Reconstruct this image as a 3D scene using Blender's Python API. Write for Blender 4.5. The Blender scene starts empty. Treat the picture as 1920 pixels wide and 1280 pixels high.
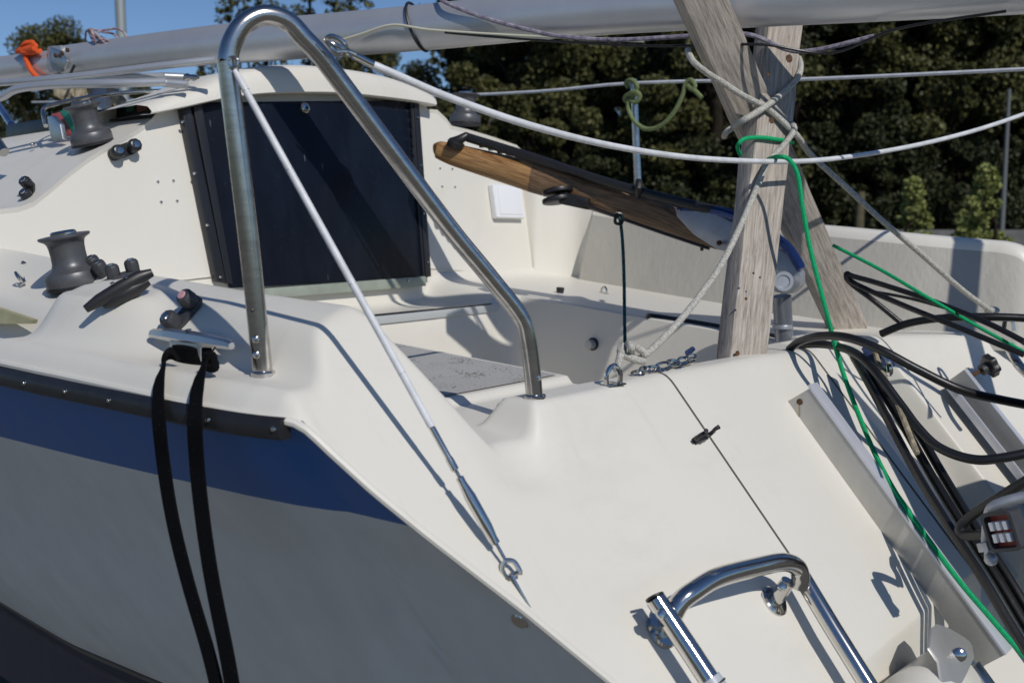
import bpy, bmesh, math, random
import numpy as np
from mathutils import Vector, Matrix, noise
R=math.radians
random.seed(7); RNG=np.random.default_rng(7)
scn=bpy.context.scene; C=scn.collection
# ---------------- camera (eye is the origin; X = starboard, Y = forward, ground at z = -1.5) ------------
FPX=2000.0; PT=math.atan(240/FPX); YA=R(50)
cam=bpy.data.objects.new('camera',bpy.data.cameras.new('camera')); C.objects.link(cam)
cam.data.sensor_width=36; cam.data.lens=36*FPX/1920; cam.data.clip_start=.02; cam.data.clip_end=2000
cam.rotation_euler=(R(90)-PT,0,-YA); scn.camera=cam
cam.data.dof.use_dof=True; cam.data.dof.focus_distance=1.9; cam.data.dof.aperture_fstop=6.3
# ---------------- world, sun, exposure -------------------------------------------------------------------
L=Vector((.38,1.17,-1.0)).normalized()          # direction the sunlight travels
EL=math.asin(-L.z); AZ=math.atan2(-L.x,-L.y)
w=bpy.data.worlds.new('World'); scn.world=w; w.use_nodes=True
nt=w.node_tree; bg=nt.nodes['Background']; sky=nt.nodes.new('ShaderNodeTexSky')
sky.sky_type='NISHITA'; sky.sun_disc=False; sky.sun_elevation=EL; sky.sun_rotation=AZ
sky.air_density=1.0; sky.dust_density=.05; sky.ozone_density=3.5; sky.altitude=800
tint=nt.nodes.new('ShaderNodeMix'); tint.data_type='RGBA'; tint.blend_type='MULTIPLY'; tint.inputs[0].default_value=1; tint.inputs[7].default_value=(.86,.98,1.16,1)
nt.links.new(sky.outputs[0],tint.inputs[6]); nt.links.new(tint.outputs[2],bg.inputs[0]); bg.inputs[1].default_value=.062
sun=bpy.data.objects.new('sun',bpy.data.lights.new('sun','SUN')); C.objects.link(sun)
sun.data.energy=2.85; sun.data.angle=R(.55); sun.data.color=(1,.96,.895)
sun.rotation_euler=L.to_track_quat('-Z','Y').to_euler()
scn.view_settings.view_transform='Standard'; scn.view_settings.look='None'
scn.view_settings.exposure=0.0; scn.view_settings.gamma=1
# ---------------- photo measuring helpers ----------------------------------------------------------------
cP,sP,cY,sY=math.cos(PT),math.sin(PT),math.cos(YA),math.sin(YA)
def ray(px,py):
    r=(px-960)/FPX; v=-(py-640)/FPX; d=cP+v*sP
    return Vector((sY*d+cY*r, cY*d-sY*r, -sP+v*cP))
def U(px,py,S=None,F=None,z=None,D=None,pl=None):
    d=ray(px,py)
    if S is not None: t=S/d.x
    elif F is not None: t=F/d.y
    elif z is not None: t=z/d.z
    elif pl is not None: t=pl[0].dot(pl[1])/pl[0].dot(d)
    else: t=D
    return d*t
# ---------------- materials ------------------------------------------------------------------------------
MATS={}
def mat(name,col,rough=.5,metal=0,spec=.5,coat=0,nz=0,nscale=20,bump=0,bscale=60,stretch=None,col2=None,bdist=.01,aniso=0,sheen=0):
    if name in MATS: return MATS[name]
    m=bpy.data.materials.new(name); m.use_nodes=True; t=m.node_tree; b=t.nodes['Principled BSDF']
    b.inputs['Roughness'].default_value=rough; b.inputs['Metallic'].default_value=metal
    b.inputs['Specular IOR Level'].default_value=spec; b.inputs['Coat Weight'].default_value=coat
    b.inputs['Coat Roughness'].default_value=.08
    b.inputs['Base Color'].default_value=(*col,1)
    if aniso: b.inputs['Anisotropic'].default_value=aniso
    tc=t.nodes.new('ShaderNodeTexCoord'); mp=t.nodes.new('ShaderNodeMapping'); t.links.new(tc.outputs['Object'],mp.inputs[0])
    if stretch: mp.inputs['Scale'].default_value=stretch
    if nz or col2:
        n=t.nodes.new('ShaderNodeTexNoise'); n.inputs['Scale'].default_value=nscale; n.inputs['Detail'].default_value=6; n.inputs['Roughness'].default_value=.65
        t.links.new(mp.outputs[0],n.inputs[0])
        mx=t.nodes.new('ShaderNodeMix'); mx.data_type='RGBA'
        c2=col2 if col2 else tuple(c*(1-nz) for c in col)
        mx.inputs[6].default_value=(*c2,1); mx.inputs[7].default_value=(*col,1)
        cr=t.nodes.new('ShaderNodeMapRange'); cr.inputs[1].default_value=.35; cr.inputs[2].default_value=.65
        t.links.new(n.outputs[0],cr.inputs[0]); t.links.new(cr.outputs[0],mx.inputs[0]); t.links.new(mx.outputs[2],b.inputs['Base Color'])
        rr=t.nodes.new('ShaderNodeMapRange'); rr.inputs[3].default_value=rough*1.25; rr.inputs[4].default_value=rough*.8
        t.links.new(n.outputs[0],rr.inputs[0]); t.links.new(rr.outputs[0],b.inputs['Roughness'])
    if bump:
        n2=t.nodes.new('ShaderNodeTexNoise'); n2.inputs['Scale'].default_value=bscale; n2.inputs['Detail'].default_value=4
        t.links.new(mp.outputs[0],n2.inputs[0]); bp=t.nodes.new('ShaderNodeBump'); bp.inputs['Strength'].default_value=bump; bp.inputs['Distance'].default_value=bdist
        t.links.new(n2.outputs[0],bp.inputs['Height']); t.links.new(bp.outputs[0],b.inputs['Normal'])
    MATS[name]=m; return m
def gelcoat():
    m=mat('gelcoat',(.80,.765,.675),.38,0,.4,0,0,3)
    t=m.node_tree; b=t.nodes['Principled BSDF']; tc=t.nodes.new('ShaderNodeTexCoord')
    g=t.nodes.new('ShaderNodeNewGeometry')
    n=t.nodes.new('ShaderNodeTexNoise'); n.inputs['Scale'].default_value=2.5; n.inputs['Detail'].default_value=8; n.inputs['Roughness'].default_value=.6
    t.links.new(g.outputs['Position'],n.inputs[0])
    mx=t.nodes.new('ShaderNodeMix'); mx.data_type='RGBA'; mx.inputs[6].default_value=(.69,.655,.575,1); mx.inputs[7].default_value=(.76,.735,.67,1)
    t.links.new(n.outputs[0],mx.inputs[0])
    # specks of dirt
    v=t.nodes.new('ShaderNodeTexVoronoi'); v.inputs['Scale'].default_value=26; v.inputs['Randomness'].default_value=1
    t.links.new(g.outputs['Position'],v.inputs[0])
    lt=t.nodes.new('ShaderNodeMapRange'); lt.inputs[1].default_value=.045; lt.inputs[2].default_value=.02; lt.inputs[3].default_value=0; lt.inputs[4].default_value=.45
    t.links.new(v.outputs['Distance'],lt.inputs[0])
    wn=t.nodes.new('ShaderNodeSeparateColor'); t.links.new(v.outputs['Color'],wn.inputs[0])
    gt=t.nodes.new('ShaderNodeMath'); gt.operation='GREATER_THAN'; gt.inputs[1].default_value=.84; t.links.new(wn.outputs[0],gt.inputs[0])
    mu=t.nodes.new('ShaderNodeMath'); mu.operation='MULTIPLY'; t.links.new(lt.outputs[0],mu.inputs[0]); t.links.new(gt.outputs[0],mu.inputs[1])
    m2=t.nodes.new('ShaderNodeMix'); m2.data_type='RGBA'; m2.inputs[7].default_value=(.25,.2,.14,1)
    t.links.new(mx.outputs[2],m2.inputs[6]); t.links.new(mu.outputs[0],m2.inputs[0]); t.links.new(m2.outputs[2],b.inputs['Base Color'])
    for sc3,col,lo,hi,am,k_ in (((26,3.5,3.5),(.42,.38,.30,1),.60,.80,.22,1.0),((60,60,60),(.45,.41,.34,1),.66,.78,.16,1.0),((3,9,2.2),(.50,.47,.40,1),.56,.74,.22,1.0)):
        mp3=t.nodes.new('ShaderNodeMapping'); mp3.inputs['Scale'].default_value=sc3; t.links.new(g.outputs['Position'],mp3.inputs[0])
        nn=t.nodes.new('ShaderNodeTexNoise'); nn.inputs['Scale'].default_value=1; nn.inputs['Detail'].default_value=7; nn.inputs['Roughness'].default_value=.7; t.links.new(mp3.outputs[0],nn.inputs[0])
        q3=t.nodes.new('ShaderNodeMapRange'); q3.inputs[1].default_value=lo; q3.inputs[2].default_value=hi; q3.inputs[4].default_value=am; t.links.new(nn.outputs[0],q3.inputs[0])
        m3=t.nodes.new('ShaderNodeMix'); m3.data_type='RGBA'; m3.inputs[7].default_value=col; src=b.inputs['Base Color'].links[0].from_socket
        t.links.new(src,m3.inputs[6]); t.links.new(q3.outputs[0],m3.inputs[0]); t.links.new(m3.outputs[2],b.inputs['Base Color'])
    n3=t.nodes.new('ShaderNodeTexNoise'); n3.inputs['Scale'].default_value=9; n3.inputs['Detail'].default_value=3
    t.links.new(g.outputs['Position'],n3.inputs[0])
    bp=t.nodes.new('ShaderNodeBump'); bp.inputs['Strength'].default_value=.25; bp.inputs['Distance'].default_value=.004
    t.links.new(n3.outputs[0],bp.inputs['Height']); t.links.new(bp.outputs[0],b.inputs['Normal'])
    rr=t.nodes.new('ShaderNodeMapRange'); rr.inputs[3].default_value=.3; rr.inputs[4].default_value=.5
    t.links.new(n.outputs[0],rr.inputs[0]); t.links.new(rr.outputs[0],b.inputs['Roughness'])
    return m
def hull_paint():
    m=bpy.data.materials.new('hull_paint'); m.use_nodes=True; t=m.node_tree; b=t.nodes['Principled BSDF']
    b.inputs['Roughness'].default_value=.22; b.inputs['Specular IOR Level'].default_value=.5
    g=t.nodes.new('ShaderNodeNewGeometry'); sp=t.nodes.new('ShaderNodeSeparateXYZ'); t.links.new(g.outputs['Position'],sp.inputs[0])
    mr=t.nodes.new('ShaderNodeMapRange'); mr.inputs[1].default_value=-1.5; mr.inputs[2].default_value=0; t.links.new(sp.outputs[2],mr.inputs[0])
    cr=t.nodes.new('ShaderNodeValToRGB'); cr.color_ramp.interpolation='CONSTANT'; e=cr.color_ramp.elements
    W_=(.80,.80,.76,1); B_=(.030,.140,.42,1); D_=(.012,.02,.06,1)
    def p(z): return (z+1.5)/1.5
    e[0].position=0; e[0].color=D_
    e[1].position=p(-.975); e[1].color=(.16,.15,.12,1)
    for z,c in ((-.955,D_),(-.943,W_),(-.374,B_),(-.236,W_)):
        k=e.new(p(z)); k.color=c
    t.links.new(mr.outputs[0],cr.inputs[0])
    n=t.nodes.new('ShaderNodeTexNoise'); n.inputs['Scale'].default_value=6; n.inputs['Detail'].default_value=8
    mp=t.nodes.new('ShaderNodeMapping'); mp.inputs['Scale'].default_value=(3,3,.6); t.links.new(g.outputs['Position'],mp.inputs[0]); t.links.new(mp.outputs[0],n.inputs[0])
    mx=t.nodes.new('ShaderNodeMix'); mx.data_type='RGBA'; mx.blend_type='MULTIPLY'; mx.inputs[0].default_value=1
    r2=t.nodes.new('ShaderNodeMapRange'); r2.inputs[3].default_value=.82; r2.inputs[4].default_value=1.08; t.links.new(n.outputs[0],r2.inputs[0])
    cb=t.nodes.new('ShaderNodeCombineColor')
    for i in range(3): t.links.new(r2.outputs[0],cb.inputs[i])
    t.links.new(cr.outputs[0],mx.inputs[6]); t.links.new(cb.outputs[0],mx.inputs[7]); t.links.new(mx.outputs[2],b.inputs['Base Color'])
    r3=t.nodes.new('ShaderNodeMapRange'); r3.inputs[3].default_value=.28; r3.inputs[4].default_value=.48; t.links.new(n.outputs[0],r3.inputs[0]); t.links.new(r3.outputs[0],b.inputs['Roughness'])
    return m
def nonskid_mat():
    m=mat('nonskid',(.46,.45,.43),.75,0,.3,0,.12,4,.6,160,None,None,.002)
    t=m.node_tree; b=t.nodes['Principled BSDF']; g=t.nodes.new('ShaderNodeNewGeometry')
    v=t.nodes.new('ShaderNodeTexVoronoi'); v.inputs['Scale'].default_value=115
    mp=t.nodes.new('ShaderNodeMapping'); mp.inputs['Scale'].default_value=(1,1.6,1); mp.inputs['Rotation'].default_value=(0,0,.6)
    t.links.new(g.outputs['Position'],mp.inputs[0]); t.links.new(mp.outputs[0],v.inputs[0])
    n=t.nodes.new('ShaderNodeTexNoise'); n.inputs['Scale'].default_value=14; t.links.new(g.outputs['Position'],n.inputs[0])
    th=t.nodes.new('ShaderNodeMapRange'); th.inputs[1].default_value=.38; th.inputs[2].default_value=.7; th.inputs[3].default_value=0; th.inputs[4].default_value=.46; t.links.new(n.outputs[0],th.inputs[0])
    lt=t.nodes.new('ShaderNodeMath'); lt.operation='LESS_THAN'; t.links.new(v.outputs['Distance'],lt.inputs[0]); t.links.new(th.outputs[0],lt.inputs[1])
    src=b.inputs['Base Color'].links[0].from_socket
    mx=t.nodes.new('ShaderNodeMix'); mx.data_type='RGBA'; mx.inputs[7].default_value=(.13,.11,.09,1); t.links.new(src,mx.inputs[6]); t.links.new(lt.outputs[0],mx.inputs[0]); t.links.new(mx.outputs[2],b.inputs['Base Color'])
    return m
def wood_mat(name,c1,c2,scale,axis_stretch,rough=.8,bumpv=.5):
    m=bpy.data.materials.new(name); m.use_nodes=True; t=m.node_tree; b=t.nodes['Principled BSDF']; b.inputs['Roughness'].default_value=rough
    tc=t.nodes.new('ShaderNodeTexCoord'); mp=t.nodes.new('ShaderNodeMapping'); mp.inputs['Scale'].default_value=axis_stretch
    uv=t.nodes.new('ShaderNodeUVMap'); t.links.new(tc.outputs['UV'],mp.inputs[0])
    n=t.nodes.new('ShaderNodeTexNoise'); n.inputs['Scale'].default_value=scale; n.inputs['Detail'].default_value=8; n.inputs['Roughness'].default_value=.7; n.inputs['Distortion'].default_value=.6
    t.links.new(mp.outputs[0],n.inputs[0])
    cr=t.nodes.new('ShaderNodeValToRGB'); e=cr.color_ramp.elements; e[0].position=.36; e[0].color=(*c1,1); e[1].position=.62; e[1].color=(*c2,1)
    t.links.new(n.outputs[0],cr.inputs[0]); t.links.new(cr.outputs[0],b.inputs['Base Color'])
    bp=t.nodes.new('ShaderNodeBump'); bp.inputs['Strength'].default_value=bumpv; bp.inputs['Distance'].default_value=.002; t.links.new(n.outputs[0],bp.inputs['Height']); t.links.new(bp.outputs[0],b.inputs['Normal'])
    return m
GEL=gelcoat(); HULL=hull_paint(); NONSKID=nonskid_mat()
STEEL=mat('stainless_steel',(.62,.60,.57),.13,1,nz=.12,nscale=25)
ALUF=mat('lit_aluminium',(.66,.67,.72),.38,.35,nz=.12,nscale=9)  # lit bracket faces: their brightness is put into the colour
STEEL_OLD=mat('weathered_steel',(.60,.58,.55),.19,1,nz=.25,nscale=14,stretch=(1,1,6),bump=.15,bscale=120,bdist=.0006)
ALU=mat('aluminium',(.60,.61,.63),.34,1,nz=.12,nscale=12)
ALUP=mat('anodised_mast',(.62,.63,.65),.36,.6,nz=.12,nscale=5,stretch=(1,1,1))
ALUW=mat('darker_aluminium',(.52,.51,.48),.42,.6,nz=.15,nscale=9)  # bracket webs: their shading is put into this darker tone
BLK=mat('black_rubber',(.018,.018,.02),.42,0,.5,nz=.3,nscale=30)
BLKC=mat('black_cable',(.012,.012,.013),.35,0,.5,nz=.3,nscale=40,bump=.15,bscale=90,bdist=.002)
WEB=mat('black_webbing',(.006,.006,.007),.9,0,.05,bump=.7,bscale=420,bdist=.001)
ANO=mat('grey_anodised',(.12,.122,.13),.40,.35,nz=.25,nscale=60)
PLG=mat('grey_plastic',(.05,.052,.058),.5,0,.4,nz=.3,nscale=40)
BLKF=mat('black_frame_aluminium',(.035,.037,.042),.33,.5)
WHITE=mat('white_plastic',(.80,.81,.83),.4,0,.4,bump=.08,bscale=300,bdist=.001)
PVC=mat('white_wire_sleeve',(.74,.75,.77),.4,0,.4,nz=.22,nscale=38)
VINYL=mat('grey_vinyl',(.46,.44,.39),.55,0,.3,nz=.08,nscale=8,bump=.6,bscale=70,stretch=(1,1,.35),bdist=.003)
PLEXI=mat('smoked_plexiglass',(.008,.011,.02),.28,0,.22,nz=.45,nscale=5,stretch=(3,3,1),bump=.02)
def _specks(m,sc,thr,col,amt,strc=(1,1,1)):
    t=m.node_tree; b=t.nodes['Principled BSDF']; g=t.nodes.new('ShaderNodeNewGeometry'); mp=t.nodes.new('ShaderNodeMapping'); mp.inputs['Scale'].default_value=strc
    t.links.new(g.outputs['Position'],mp.inputs[0]); v=t.nodes.new('ShaderNodeTexVoronoi'); v.inputs['Scale'].default_value=sc; t.links.new(mp.outputs[0],v.inputs[0])
    q=t.nodes.new('ShaderNodeMapRange'); q.inputs[1].default_value=thr; q.inputs[2].default_value=thr*.5; q.inputs[3].default_value=0; q.inputs[4].default_value=amt; t.links.new(v.outputs['Distance'],q.inputs[0])
    mx=t.nodes.new('ShaderNodeMix'); mx.data_type='RGBA'; mx.inputs[7].default_value=(*col,1)
    if b.inputs['Base Color'].links: t.links.new(b.inputs['Base Color'].links[0].from_socket,mx.inputs[6])
    else: mx.inputs[6].default_value=b.inputs['Base Color'].default_value
    t.links.new(q.outputs[0],mx.inputs[0]); t.links.new(mx.outputs[2],b.inputs['Base Color'])
_specks(PLEXI,60,.07,(.22,.24,.28),.3); _specks(PLEXI,22,.06,(.2,.22,.26),.35,(1,1,.12)); _specks(WEB,160,.12,(.09,.09,.10),.5); _specks(STEEL_OLD,60,.10,(.2,.12,.06),.5)
SEAM=mat('dark_sealant',(.10,.09,.07),.8)
OLIVE=mat('olive_panel',(.42,.39,.22),.6,nz=.2)
GREENALU=mat('pale_green_sill',(.36,.40,.33),.45,.2,nz=.25,nscale=14)
BLUEP=mat('blue_coated_metal',(.02,.045,.16),.22,.5)
GREYCAST=mat('grey_cast_metal',(.42,.44,.47),.4,.5,nz=.2)
ROPEW=mat('off_white_rope',(.62,.60,.54),.9,0,.1,nz=.5,nscale=230,bump=.8,bscale=500,bdist=.002)
ROPEG=mat('green_rope',(.01,.42,.16),.75,0,.2,nz=.3,nscale=200,bump=.6,bscale=600,bdist=.001)
ROPEY=mat('faded_green_rope',(.22,.27,.12),.85,0,.1,nz=.4,nscale=150)
ROPET=mat('teal_flecked_rope',(.05,.16,.17),.8,0,.1,col2=(.01,.02,.03),nscale=160)
ORANGE=mat('orange_rope',(.75,.10,.015),.8,nz=.2)
PURPLE=mat('purple_flecked_rope',(.22,.10,.16),.85,col2=(.4,.38,.36),nscale=90)
REDP=mat('red_plastic',(.48,.10,.11),.5); TEAL=mat('green_plastic',(.01,.28,.18),.45)
RUST=mat('rusty_metal',(.16,.075,.03),.8,.3,col2=(.05,.03,.02),nscale=200)
TIMBER=wood_mat('weathered_timber',(.235,.20,.17),(.52,.465,.405),11,(14,1.2,1),.85,.8)
TILLW=wood_mat('varnished_ash',(.20,.09,.03),(.50,.29,.12),9,(22,1.3,1),.38,.25)
TILLD=wood_mat('worn_varnish',(.075,.04,.02),(.30,.185,.10),9,(22,1.3,1),.55,.5)
SAND=mat('stained_cloth',(.42,.36,.25),.9,col2=(.15,.12,.08),nscale=60,bump=.4)
# ---------------- mesh helpers ---------------------------------------------------------------------------
WL={}
def tag(o,label=None,cat=None,group=None,kind=None):
    if label: o['label']=label
    if cat: o['category']=cat
    if group: o['group']=group
    if kind: o['kind']=kind
    return o
def empty(name,loc,label,cat,group=None):
    o=bpy.data.objects.new(name,None); C.objects.link(o); o.location=loc; o.empty_display_size=.05; WL[o.name]=Vector(loc)
    return tag(o,label,cat,group)
class MB:
    def __init__(s): s.v=[];s.f=[];s.uv={}
    def quad_grid(s,rows,closed_u=False,closed_v=False,uvs=None):
        b=len(s.v); n=len(rows); m=len(rows[0])
        for r in rows: s.v+= [tuple(p) for p in r]
        for i in range(n if closed_v else n-1):
            for j in range(m if closed_u else m-1):
                i2=(i+1)%n; j2=(j+1)%m
                f=(b+i*m+j,b+i*m+j2,b+i2*m+j2,b+i2*m+j); s.f.append(f)
        return b
    def grid(s,rows,**k): s.quad_grid(rows,**k); return s
    def tube(s,pts,r,seg=12,caps=True,closed=False,flat=None,up=None):
        pts=[Vector(p) for p in pts]; n=len(pts); rr=list(np.interp(np.linspace(0,1,n),np.linspace(0,1,len(r)),r)) if hasattr(r,'__len__') else [r]*n
        rows=[];prev=None
        for i,p in enumerate(pts):
            if closed: t=pts[(i+1)%n]-pts[i-1]
            else: t=pts[min(i+1,n-1)]-pts[max(i-1,0)]
            if t.length<1e-9: t=Vector((0,0,1))
            t.normalize()
            if prev is None:
                a=Vector(up) if up is not None else (Vector((0,0,1)) if abs(t.z)<.9 else Vector((1,0,0)))
                x=(a-t*a.dot(t)).normalized()
            else:
                a=Vector(up) if up is not None else prev
                x=a-t*a.dot(t); x=(x if x.length>1e-6 else prev).normalized()
            prev=x; y=t.cross(x); fy=flat if flat else 1
            rows.append([p+x*math.cos(k*2*math.pi/seg)*rr[i]+y*math.sin(k*2*math.pi/seg)*rr[i]*fy for k in range(seg)])
        b=s.quad_grid(rows,closed_u=True,closed_v=closed)
        if caps and not closed:
            s.f.append(tuple(b+k for k in range(seg))[::-1]); s.f.append(tuple(b+(n-1)*seg+k for k in range(seg)))
        s.fixdir=1
        return s
    def lathe(s,prof,o,ax,seg=28):
        o=Vector(o);ax=Vector(ax).normalized(); a=Vector((1,0,0)) if abs(ax.x)<.9 else Vector((0,1,0)); x=(a-ax*a.dot(ax)).normalized(); y=ax.cross(x)
        rows=[[o+ax*h+(x*math.cos(k*2*math.pi/seg)+y*math.sin(k*2*math.pi/seg))*r for k in range(seg)] for r,h in prof]
        b=s.quad_grid(rows,closed_u=True)
        s.f.append(tuple(b+k for k in range(seg))[::-1]); s.f.append(tuple(b+(len(prof)-1)*seg+k for k in range(seg)))
        return s
    def box(s,c,x,y,z,hx,hy,hz):
        c,x,y,z=Vector(c),Vector(x).normalized(),Vector(y).normalized(),Vector(z).normalized(); b=len(s.v)
        for k in range(8):
            s.v.append(tuple(c+x*hx*(1 if k&1 else -1)+y*hy*(1 if k&2 else -1)+z*hz*(1 if k&4 else -1)))
        for f in ((0,2,3,1),(4,5,7,6),(0,1,5,4),(2,6,7,3),(0,4,6,2),(1,3,7,5)): s.f.append(tuple(b+i for i in f))
        return s
    def prism(s,poly,thick):
        b=len(s.v);n=len(poly);t=Vector(thick)
        for p in poly: s.v.append(tuple(p))
        for p in poly: s.v.append(tuple(Vector(p)+t))
        s.f.append(tuple(range(b,b+n))[::-1]); s.f.append(tuple(range(b+n,b+2*n)))
        for i in range(n): s.f.append((b+i,b+(i+1)%n,b+n+(i+1)%n,b+n+i))
        return s
    def ball(s,c,r,seg=12,sc=(1,1,1)):
        c=Vector(c); rows=[]
        for i in range(1,8):
            a=math.pi*i/8; rows.append([c+Vector((math.sin(a)*math.cos(k*2*math.pi/seg)*r*sc[0],math.sin(a)*math.sin(k*2*math.pi/seg)*r*sc[1],math.cos(a)*r*sc[2])) for k in range(seg)])
        b=s.quad_grid(rows,closed_u=True); s.f.append(tuple(b+k for k in range(seg))); s.f.append(tuple(b+6*seg+k for k in range(seg))[::-1]); return s
    def build(s,name,m,parent=None,bevel=0,seg=2,angle=35,label=None,recalc=True,uvaxis=None,smooth=True):
        V=np.array(s.v,dtype=float); c=(V.min(0)+V.max(0))/2
        me=bpy.data.meshes.new(name); me.from_pydata((V-c).tolist(),[],s.f); me.update()
        if recalc or bevel:
            bm=bmesh.new(); bm.from_mesh(me)
            if bevel:
                bm.normal_update()
                ed=[e for e in bm.edges if len(e.link_faces)==2 and e.calc_face_angle(0)>R(30)]
                bmesh.ops.bevel(bm,geom=ed,offset=bevel,segments=seg,affect='EDGES',profile=.6,clamp_overlap=True)
            bmesh.ops.recalc_face_normals(bm,faces=bm.faces); bm.to_mesh(me); bm.free()
        if uvaxis is not None:   # wood: u across, v along
            x,y,z=[Vector(a).normalized() for a in uvaxis]; uvl=me.uv_layers.new(name='UVMap')
            for lp in me.loops:
                p=Vector(me.vertices[lp.vertex_index].co); uvl.data[lp.index].uv=(p.dot(x)+p.dot(y)*.83,p.dot(z))
        if smooth:
            me.polygons.foreach_set('use_smooth',[True]*len(me.polygons)); me.set_sharp_from_angle(angle=R(angle))
        me.materials.append(m)
        o=bpy.data.objects.new(name,me); C.objects.link(o)
        wl=Vector(c); WL[o.name]=wl
        if parent is not None: o.parent=parent; o.location=wl-WL[parent.name]
        else: o.location=wl
        if label: o['label']=label
        return o
def cat(pts,n=8,closed=False):
    pts=[Vector(p) for p in pts]; out=[]; N=len(pts)
    g=(lambda i: pts[i%N]) if closed else (lambda i: pts[max(0,min(N-1,i))])
    for i in range(N if closed else N-1):
        a,b,c,d=g(i-1),g(i),g(i+1),g(i+2)
        for k in range(n):
            t=k/n; out.append(.5*((2*b)+(c-a)*t+(2*a-5*b+4*c-d)*t*t+(3*b-a-3*c+d)*t**3))
    if not closed: out.append(pts[-1])
    return out
def T(parent,name,m,pts,r,seg=12,sm=0,**k):
    lab=k.pop('label',None)
    if sm: pts=cat(pts,sm)
    return MB().tube(pts,r,seg,**k).build(name,m,parent,label=lab)
# ---------------- deck height field ----------------------------------------------------------------------
def ss(x,a,b):
    t=np.clip((x-a)/(b-a),0,1); return t*t*(3-2*t)
def smin(a,b,k): h=np.clip(.5+.5*(b-a)/k,0,1); return b*(1-h)+a*h-k*h*(1-h)
def smax(a,b,k): return -smin(-a,-b,k)
ip=np.interp
SL=.8697
def S_edge(F): return ip(F,[.30,.45,.60,.683,.778,.861,.908,.955,.982,1.01,1.06,1.15,1.5,2.2,3.5,5.6],[1.42,1.27,1.12,1.036,.952,.872,.83,.795,.779,.768,.757,.748,.73,.71,.80,1.9])
def z_edge(F): return -.2375+.012*np.clip(F-1,0,1.5)
def deck_z(S,F):
    S=np.asarray(S,float);F=np.asarray(F,float)
    Fs=F+.13*ss(S,2.45,3.05)
    zT=-.27+(Fs-.951)/SL
    # raised transom box with fading lower crease
    bx=ss(S,1.10,1.165)*(1-ss(S,1.24,1.525)); xx=Fs-.878; xx=.5*(xx+np.sqrt(xx*xx+.00012))
    zT=zT+.50*bx*np.minimum(xx,.08) -.016*ss(S,1.0,1.09)*(1-ss(S,1.10,1.20))*ss(Fs,.855,.90)
    # recess between the two transom boxes
    notch=ss(S,2.125,2.15)*(1-ss(S,2.41,2.435))
    zT=zT-.10*notch
    # lower end of the centre panels
    lip=ss(S,1.538,1.545)*(1-ss(Fs,.588,.594))*(S<3.1)
    zT=zT-.07*lip
    ze=ip(F,[.9,1.1,1.28,1.76,2.2,2.6],[-.13,-.115,-.106,-.086,-.062,-.05])
    Si=ip(F,[.9,1.1,1.28,1.76,2.2],[.965,.965,.955,.99,1.01])
    zd=ip(F,[.9,1.1,1.43,1.8,2.2],[-.214,-.207,-.197,-.190,-.190])
    Se=S_edge(F)
    Sb=.845
    outer=ze-(Si-S)*((ze-zd)/(Si-Sb))
    outer=smin(ze-(Si-S)*.34,zd+(S-.836)*1.55,.018)
    coam=smin(outer,ze-(S-Si)*1.9,.035)
    coam=smin(coam,ze-.002+0*S,.02)
    side=zd-.028*np.clip((Se+.032-S)/.032,0,1)**2.2
    seat=-.300+.055*(F-1.15)
    seat=seat+.012*ss(F,1.128,1.142)
    base=np.where(S<.97,side,seat)
    z=smax(base,coam,.022)
    # winch pad
    dF=np.where(F>1.60,(F-1.60)*.9,(F-1.60)*.30); d=np.sqrt((S-.876)**2+dF**2); pad=-.119-np.clip(d-.05,0,9)*1.7
    pad=smin(pad,-.119+0*pad+(S-.868)*.18,.012)
    drop=ss(F,1.66,1.74)*(1-ss(S,.93,1.0)); z=z-.035*drop
    z=smax(z,pad,.03)
    # starboard seat and bridge deck
    sb=-.294+.088*(F-1.15)
    br=-.262+0*F
    sb2=np.where(F>1.0,sb,-.307)
    z=np.where(S>2.0,sb2,z)
    k=ss(F,1.90,1.95)*ss(S,1.35,1.45)*(1-ss(S,2.20,2.27)); z=z*(1-k)+br*k
    # transom rim
    zr=ip(S,[1.1,1.2,1.54,2.08,2.43,3.1],[-.266,-.266,-.270,-.280,-.284,-.322])
    Rend=ip(S,[1.1,2.0,2.1,2.45,2.6,3.3],[1.0,1.0,1.09,1.09,1.0,.95])
    rim=np.minimum(zr,zr-(1.165-S)*1.5); rim=smin(rim,zr-(F-Rend)*2.2,.02); rim=smin(rim,zr-(1.16-S)*1.4,.012)
    z=smax(z,rim,.014)
    # footwell
    d=smin(smin(S-1.515,2.30-S,.07),smin(F-1.05,1.945-F,.07),.07)
    hole=z-.0+.012-d*9
    z=smin(z,hole,.025); z=np.maximum(z,-.62)
    z=z+.028*np.exp(-np.clip(2.2-F,0,1)/.018)*(S<2.9)*ss(S,1.25,1.45)
    z=smin(z,zT,.018)
    return z
def G(px,py,t0=.8,t1=6):
    d=ray(px,py); ts=np.arange(t0,t1,.002); S,F,Z=d.x*ts,d.y*ts,d.z*ts; h=deck_z(S,F)
    i=int(np.argmax(Z<=h)); p=d*float(ts[i]); e=.006
    gx=float(deck_z(p.x+e,p.y)-deck_z(p.x-e,p.y))/(2*e); gy=float(deck_z(p.x,p.y+e)-deck_z(p.x,p.y-e))/(2*e)
    return p,Vector((-gx,-gy,1)).normalized()
boat=empty('sailboat',(1.98,1.5,-1.35),'cream fibreglass sailing boat with a blue hull stripe, seen over its port stern quarter','sailing boat')
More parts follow.
